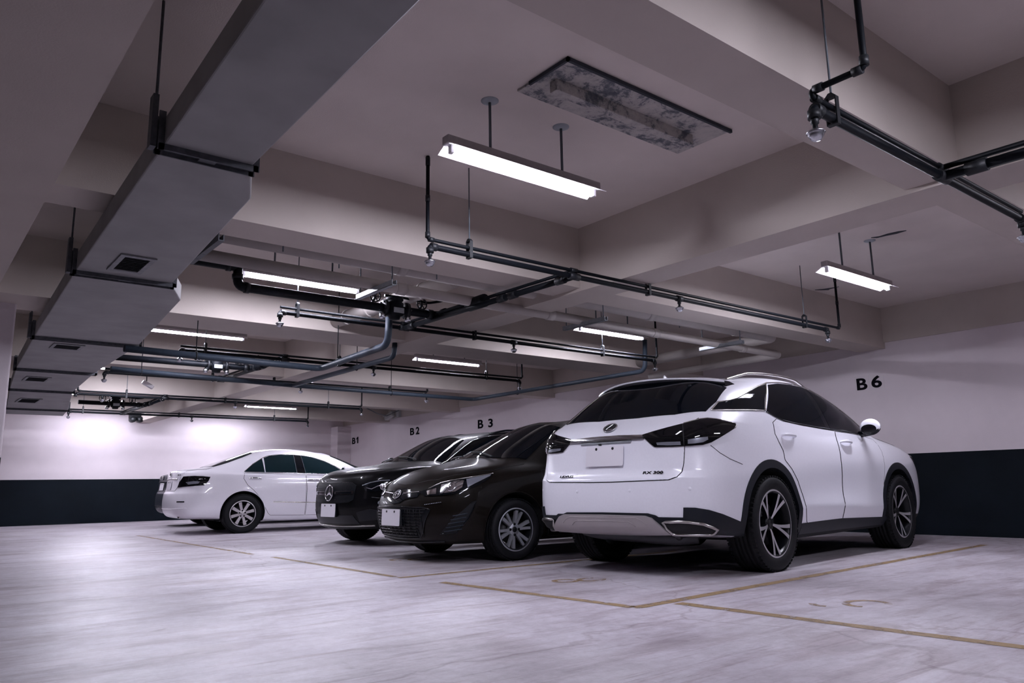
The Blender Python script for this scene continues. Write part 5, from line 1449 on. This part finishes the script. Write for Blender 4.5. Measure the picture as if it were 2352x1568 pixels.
def build_crossover():
    root = empty('car', (8.07, 9.45, 0), 3.17, 'black crossover with a round star badge on its grille, behind the brown compact', 'car', 'parked cars')
    B = crossover_body(); P = M['jet']
    common(root, B, dict(paint=P, glass=M['glass'], R=.358, arch=.40, rim=.243, wb=2.73, ty=.80, tw=.225, spokes=spokes_v, face=M['machined'], archmat=M['trim'],
        doors=[[(.14, .965), (.10, .86), (.32, .74), (.43, .60), (.48, .38), (.50, .31), (1.22, .29), (1.26, .48), (1.27, .97), (.6, .98)],
               [(1.285, .965), (1.275, .48), (1.235, .29), (2.28, .28), (2.31, .55), (2.37, .85), (2.34, .95), (1.8, .96)]],
        handles=[(.35, .91), (1.43, .89)], hmat=P,
        windows=[('rear_door_window', [(-.12, 1.068), (.05, 1.256), (.18, 1.354), (.38, 1.399), (.75, 1.421), (1.13, 1.412), (1.17, 1.014), (.6, 1.027), (.15, 1.050)]),
                 ('pillar_trim', [(1.14, 1.412), (1.25, 1.403), (1.29, 1.011), (1.18, 1.014)]),
                 ('front_door_window', [(1.26, 1.403), (1.45, 1.367), (1.68, 1.287), (1.92, 1.180), (2.12, 1.077), (2.16, 1.009), (1.7, 1.007), (1.30, 1.011)])],
        trims=[([(-.14, 1.059), (.15, 1.036), (.6, 1.016), (1.1, 1.001), (1.7, 1.038), (2.18, 0.998)], M['satin_chrome'], .005),
               ([(2.42, 1.001), (2.28, 1.050), (2.10, 1.153), (1.92, 1.251), (1.72, 1.345), (1.5, 1.403), (1.2, 1.435)], M['chrome'], .004)],
        mirror=(2.08, 1.0, 1.09),
        windscreen=[(2.60, .30, 1), (2.63, 0, 1), (2.60, -.30, 1), (2.51, -.56, 1), (2.36, -.735, 1), (1.83, -.505, 1.4), (1.87, -.2, 1.4), (1.875, 0, 1.4), (1.87, .2, 1.4), (1.83, .505, 1.4), (2.36, .735, 1), (2.51, .56, 1)],
        rearwin=[(-.64, .55, 1.13), (-.71, 0, 1.13), (-.64, -.55, 1.13), (-.26, -.46, 1.49), (-.31, 0, 1.51), (-.26, .46, 1.49)],
        bonnet=[(2.40, .785, 1), (2.57, .62, 1), (2.69, .32, 1), (2.72, 0, 1), (2.69, -.32, 1), (2.57, -.62, 1), (2.40, -.785, 1), (2.85, -.80, 1), (3.12, -.72, 1), (3.33, -.52, 1), (3.43, -.25, 1), (3.45, 0, 1), (3.43, .25, 1), (3.33, .52, 1), (3.12, .72, 1), (2.85, .80, 1)]))
    F = (-1, 0, 0)
    gr = [(3.53, .43, .785), (3.557, .15, .800), (3.56, 0, .802), (3.557, -.15, .800), (3.53, -.43, .785), (3.504, -.52, .744), (3.521, -.51, .66), (3.529, -.50, .575), (3.556, -.42, .540), (3.59, -.2, .530), (3.60, 0, .528), (3.59, .2, .530), (3.556, .42, .540), (3.529, .50, .575), (3.521, .51, .66), (3.504, .52, .744)]
    g = B.patch('grille', gr, F, .005, M['mesh_grille'], root, .015, .03)
    pins = MB()
    for r_ in range(12):
        z = .555 + r_ * .0205
        for k in range(-15, 16):
            y = (k + (.5 if r_ % 2 else 0)) * .0325
            if abs(y) > .47 - .25 * max(0, .60 - z) or abs(z - .656) < .024 or (y * y + (z - .655) ** 2) < .0098: continue
            l_, n_ = B.hit(Vector((6, y, z)), Vector((-1, 0, 0)))
            pins.obox(l_ + n_ * .010, (.002, .0035, .0035), Matrix.Rotation(PI / 4, 3, 'X'))
    pins.build('grille_pins', M['chrome'], g)
    def bar(sg):
        B.patch('grille_bar', LS([(3.5, .115, .672), (3.5, .50, .678), (3.5, .495, .640), (3.5, .115, .640)], sg), F, .016, M['chrome'], g, .012, .03)
        B.patch('bar_slot', LS([(3.5, .15, .666), (3.5, .46, .670), (3.5, .46, .648), (3.5, .15, .647)], sg), F, .0175, M['gloss_black'], g, .004, .03)
        hl = [(3.472, .60, .752), (3.415, .691, .790), (3.332, .776, .810), (3.22, .838, .815), (3.159, .862, .795), (3.216, .853, .721), (3.275, .833, .682), (3.371, .77, .668), (3.452, .667, .672)]
        d = (-.66, -sg * .75, 0)
        l = B.patch('head_lamp', LS(hl, sg), d, .009, M['gloss_black'], root, .02, .025)
        B.strip('lamp_brow', LS([(3.468, .61, .742), (3.41, .70, .776), (3.33, .785, .797), (3.23, .842, .802)], sg), d, .006, M['lens_led'], l, .012)
        B.strip('lamp_hook', LS([(3.44, .66, .715), (3.40, .72, .70), (3.35, .775, .735), (3.29, .815, .745)], sg), d, .005, M['chrome'], l, .012)
        c0, n0 = B.hit(Vector((3.30, sg * .815, .725)) - Vector(d) * 3, Vector(d))
        place_mark(MB().lathe([(0, .016), (.018, .013), (.030, .004), (.038, .010), (.042, 0)], 24).build('projector', M['chrome'], l), l, c0 + n0 * .010, n0)
        B.strip('bumper_crease', LS([(3.42, .74, .60), (3.30, .84, .585), (3.25, .87, .56)], sg), d, .005, M['gloss_black'], root, .002)
        B.patch('bumper_vent', LS([(3.50, .52, .42), (3.42, .70, .46), (3.34, .80, .44), (3.36, .78, .33), (3.47, .55, .31)], sg), d, .005, M['mesh_grille'], root, .012, .03)
    both(bar)
    li = [(3.5, .48, .385), (3.5, -.48, .385), (3.5, -.55, .28), (3.5, .55, .28)]
    B.patch('lower_grille', li, F, .005, M['mesh_grille'], root, .012, .04)
    B.strip('bumper_lip', [(3.4, .72, .262), (3.5, .40, .252), (3.53, 0, .248), (3.5, -.40, .252), (3.4, -.72, .262)], F, .011, M['satin_chrome'], root, .004)
    loc, n = B.hit(Vector((6, 0, .655)), Vector((-1, 0, 0)))
    s = MB().tube(ell(.096, .096, 48), .0085, 10, closed=True)
    for k in range(3):
        a = PI / 2 + k * 2 * PI / 3
        c, sn = math.cos(a), math.sin(a)
        s.add([(.092 * c, .092 * sn, .004), (-.020 * sn, .020 * c, .002), (.020 * sn, -.020 * c, .002), (0, 0, .016)], [(0, 1, 3), (0, 3, 2), (0, 2, 1)], 0)
    em = place_mark(s.build('emblem', M['chrome'], root), root, loc + n * .022, n)
    MB().prism([(x, y) for x, y, z in ell(.090, .090, 40)], -.010, -.004).build('emblem_ground', M['gap'], em)
    loc, n = B.hit(Vector((6, 0, .442)), Vector((-1, 0, 0)))
    plate_obj(root, (loc.x + .018, -.01, .442), (1, 0, .03), .38, .165, M['plate'])
    MB().box((loc.x - .01, -.21, .36), (loc.x + .014, .19, .525)).build('plate_backing', M['gloss_black'], root, bevel=.004)
    wp = MB()
    for a, b in (((2.57, .45, 1), (2.47, -.15, 1)), ((2.60, -.10, 1), (2.49, -.58, 1))):
        wp.tube([p + Vector((0, 0, .012)) for p in B.on([a, b], (0, 0, -1), .008)], .008, 6)
    wp.build('wiper', M['trim'], root)
    def rr(sg):
        q = B.on(LS([(.0, .56, 0), (.5, .575, 0), (1.0, .57, 0), (1.4, .535, 0)], sg), (0, 0, -1), .0)
        MB().tube([p + Vector((0, 0, .03 * min(1, 5 * i / len(q), 5 * (len(q) - 1 - i) / len(q)))) for i, p in enumerate(q)], .013, 8).build('roof_rail', M['gloss_black'], root)
        B.patch('tail_lamp', S([(-.70, -.50, 1.0), (-.55, -.80, 1.0), (-.38, -.88, .96), (-.55, -.83, .85), (-.76, -.50, .87)], sg), (.75, -sg * .66, 0), .008, M['lens'], root, .02, .04)
    both(rr)
    B.patch('tailgate', [(-.7, .66, 1.04), (-.7, -.66, 1.04), (-.7, -.62, .60), (-.7, .62, .60)], (1, 0, 0), .004, P, root, .01, .05)
    plate_obj(root, (-.885, 0, .72), (-1, 0, .1), .38, .16, M['plate'])
    return root

def build_sedan(loc, yaw, label, paint, glass, face, hmat, platemat, roundel=False):
    root = empty('car', loc, yaw, label, 'car', 'parked cars')
    B = sedan_body(); P = paint
    lt = [(.013, 1.03), (.175, 1.165), (.347, 1.268), (.42, 1.30), (.55, 1.326), (.75, 1.335), (.91, 1.330), (1.04, 1.322), (1.24, 1.295), (1.465, 1.22), (1.652, 1.13), (1.80, 1.04)]
    common(root, B, dict(paint=P, glass=glass, R=.332, arch=.372, rim=.216, wb=2.775, ty=.79, tw=.215, spokes=spokes_eight, face=face,
        doors=[[(.01, 1.0), (-.003, .91), (.06, .803), (.167, .713), (.296, .571), (.375, .411), (.43, .315), (.47, .282), (1.07, .268), (1.084, .50), (1.086, .716), (1.075, .965), (.5, .985)],
               [(1.09, .962), (1.101, .716), (1.099, .50), (1.085, .268), (2.20, .255), (2.25, .50), (2.30, .75), (2.28, .90), (1.7, .945)]],
        handles=[(.19, .905), (1.215, .865)], hmat=hmat,
        windows=[('quarter_window', [(.02, 1.03), (.175, 1.158), (.34, 1.258), (.362, 1.018)]),
                 ('rear_door_window', [(.378, 1.018), (.372, 1.272), (.483, 1.31), (.667, 1.328), (.905, 1.325), (.925, 1.008)]),
                 ('pillar_trim', [(.91, 1.325), (1.04, 1.315), (1.085, .99), (.93, 1.005)]),
                 ('front_door_window', [(1.045, 1.315), (1.237, 1.288), (1.465, 1.212), (1.652, 1.122), (1.79, 1.03), (1.80, .985), (1.5, .988), (1.09, .99)])],
        trims=[(lt, M['satin_chrome'], .005), ([(.01, 1.02), (.37, 1.006), (.93, .996), (1.5, .977), (1.82, .975)], M['chrome'], .005),
               ([(.51, .506), (1.08, .486)], M['satin_chrome'], .009), ([(1.10, .486), (2.2, .455)], M['satin_chrome'], .009)],
        mirror=(1.76, .99, 1.04),
        windscreen=[(2.55, .30, 1), (2.59, 0, 1), (2.55, -.30, 1), (2.44, -.55, 1), (2.26, -.735, 1), (1.66, -.485, 1.3), (1.70, -.2, 1.3), (1.705, 0, 1.3), (1.70, .2, 1.3), (1.66, .485, 1.3), (2.26, .735, 1), (2.44, .55, 1)],
        rearwin=[(-.46, .58, 1.1), (-.49, .2, 1.1), (-.49, -.2, 1.1), (-.46, -.58, 1.1), (-.20, -.60, 1.2), (.02, -.57, 1.29), (.21, -.50, 1.36), (.23, 0, 1.37), (.21, .50, 1.36), (.02, .57, 1.29), (-.20, .60, 1.2)], rwd=(0, 0, -1),
        bonnet=[(2.32, .775, 1), (2.50, .60, 1), (2.62, .30, 1), (2.66, 0, 1), (2.62, -.30, 1), (2.50, -.60, 1), (2.32, -.775, 1), (2.85, -.78, 1), (3.15, -.70, 1), (3.40, -.52, 1), (3.50, -.25, 1), (3.52, 0, 1), (3.50, .25, 1), (3.40, .52, 1), (3.15, .70, 1), (2.85, .78, 1)]))
    lamp = [(-.935, -.672, .957), (-.784, -.793, .962), (-.659, -.831, .955), (-.547, -.851, .942), (-.579, -.863, .871), (-.642, -.862, .806), (-.811, -.812, .796), (-.997, -.548, .777), (-.985, -.60, .862)]
    def tl(sg):
        d = (.62, -sg * .78, 0)
        l = B.patch('tail_lamp', S(lamp, sg), d, .010, M['lens'], root, .02, .03)
        B.patch('lamp_strip', S([(-.90, -.72, .86), (-.79, -.80, .875), (-.70, -.83, .87), (-.72, -.83, .835), (-.86, -.76, .82)], sg), d, .0115, M['lens_led'] if not roundel else M['lens'], l, .003, .03)
        B.strip('lamp_split', S([(-.855, -.745, .96), (-.875, -.74, .79)], sg), d, .003, M['gap'], l, .010)
        B.patch('bumper_reflector', S([(-1.02, -.655, .553), (-.925, -.785, .552), (-.925, -.785, .533), (-1.02, -.655, .533)], sg), d, .004, M['lens'], root, .01, .03)
    both(tl)
    tr = [(-1.0, .60, .955), (-1.0, .55, .79), (-1.0, .46, .722), (-1.0, -.46, .722), (-1.0, -.55, .79), (-1.0, -.60, .955), (-1.0, -.66, 1.03), (-1.0, .66, 1.03)]
    t = B.patch('boot_lid', tr, (1, 0, 0), .004, P, root, .01, .035)
    B.strip('boot_seam', tr[:6], (1, 0, 0), .004, M['gap'], t, 0)
    top = [(-.90, .60, 1.1), (-.60, .68, 1.1), (-.50, .60, 1.1), (-.54, 0, 1.1), (-.50, -.60, 1.1), (-.60, -.68, 1.1), (-.90, -.60, 1.1), (-.97, 0, 1.1)]
    B.strip('boot_seam', [(-.93, -.66, 1.1), (-.60, -.72, 1.1), (-.49, -.64, 1.1)], (0, 0, -1), .003, M['gap'], t, 0)
    B.strip('boot_garnish', [(-1.0, .50, .915), (-1.02, 0, .925), (-1.0, -.50, .915)], (1, 0, 0), .012, M['satin_chrome'] if not roundel else P, root, .004)
    B.patch('plate_recess', [(-1, .30, .895), (-1, -.30, .895), (-1, -.26, .735), (-1, .26, .735)], (1, 0, 0), .006, M['gloss_black'] if roundel else P, root, .01, .04)
    loc_, n = B.hit(Vector((-6, 0, .815)), Vector((1, 0, 0)))
    plate_obj(root, (loc_.x - .014, 0, .815), (-1, 0, .12), .36, .15, platemat)
    loc_, n = B.hit(Vector((-6, 0, 1.0)), Vector((1, 0, 0)))
    if roundel:
        e = MB().tube(ell(.040, .040, 36), .006, 8, closed=True); e.prism([(x, y) for x, y, z in ell(.036, .036, 32)], 0, .003)
    else:
        e = MB().tube(ell(.055, .038, 40), .0055, 8, closed=True).tube(ell(.020, .036, 28), .005, 8, closed=True).tube(ell(.039, .014, 28, 0, .018), .005, 8, closed=True)
    place_mark(e.build('emblem', M['chrome'], root), root, loc_ + n * .010, n)
    m = MB()
    for k in range(4):
        l_, n_ = B.hit(Vector((-6, -.50 - k * .030, .985)), Vector((1, 0, 0)))
        m.obox(l_ + n_ * .007, (.003, .009, .008), Matrix.Identity(3))
    m.build('lettering', M['gap'], root)
    B.strip('bumper_crease', [(-1.0, -.80, .44), (-1.07, -.45, .42), (-1.09, 0, .415), (-1.07, .45, .42), (-1.0, .80, .44)], (1, 0, 0), .006, P, root, .0)
    MB().tube([(-.6, -.50, .26), (-.88, -.56, .29), (-.97, -.60, .30)], .028, 14).build('exhaust_pipe', M['satin_chrome'], root)
    def nose(sg):
        B.patch('head_lamp', LS([(3.62, .40, .74), (3.45, .66, .80), (3.2, .84, .84), (3.28, .83, .72), (3.5, .70, .64), (3.66, .42, .64)], sg), (-.7, -sg * .7, 0), .008, M['lens_led'], root, .02, .04)
    both(nose)
    B.patch('grille', [(3.7, .36, .74), (3.7, -.36, .74), (3.7, -.30, .62), (3.7, .30, .62)], (-1, 0, 0), .006, M['mesh_grille'], root, .012, .04)
    plate_obj(root, (3.76, 0, .45), (1, 0, .02), .36, .15, platemat)
    return root

build_compact()
build_crossover()
build_sedan((4.891, 14.252, 0), -.10, 'white sedan parked tail out at left, in front of the bright back wall', M['ivory'], M['glass_teal'], M['alloy_warm'], M['chrome'], M['plate_dim'])
build_sedan((5.62, 17.55, 0), -.06, 'dark grey sedan mostly hidden behind the white sedan', M['slate'], M['glass'], M['alloy'], M['gloss_black'], M['plate'], True)
# ================================================================ CAMERA, WORLD, VIEW
def setup_camera():
    az, pitch, roll, f = .8938, .1853, -.0171, 1772.6
    cp, sp = math.cos(pitch), math.sin(pitch)
    fw = Vector((0, cp, sp)); rt = Vector((1, 0, 0)); up = Vector((0, -sp, cp))
    cr, sr = math.cos(roll), math.sin(roll)
    r2 = rt * cr + up * sr; u2 = up * cr - rt * sr
    s, c = math.sin(az), math.cos(az)
    W = Matrix(((s, c, 0), (-c, s, 0), (0, 0, 1)))
    r2, u2, fw = W @ r2, W @ u2, W @ fw
    cd = bpy.data.cameras.new('camera'); cd.sensor_width = 36.0; cd.lens = f / 2352 * 36
    cd.clip_start = .05; cd.clip_end = 100
    co = bpy.data.objects.new('camera', cd); C.objects.link(co)
    co.matrix_world = Matrix(((r2.x, u2.x, -fw.x, 0), (r2.y, u2.y, -fw.y, 0), (r2.z, u2.z, -fw.z, .7044), (0, 0, 0, 1)))
    bpy.context.scene.camera = co
setup_camera()
sc = bpy.context.scene
w = bpy.data.worlds.new('world'); sc.world = w; w.use_nodes = True
w.node_tree.nodes['Background'].inputs[0].default_value = (.25, .3, .42, 1)
w.node_tree.nodes['Background'].inputs[1].default_value = 0.0
sc.view_settings.view_transform = 'Standard'; sc.view_settings.look = 'None'
sc.view_settings.exposure = 1.0; sc.view_settings.gamma = 1.0; sc.view_settings.use_curve_mapping = False
sc.cycles.use_denoising = True
sc.cycles.max_bounces = 8; sc.cycles.diffuse_bounces = 5; sc.cycles.glossy_bounces = 4
sc.cycles.sample_clamp_indirect = 6.0
sc.cycles.caustics_reflective = False; sc.cycles.caustics_refractive = False
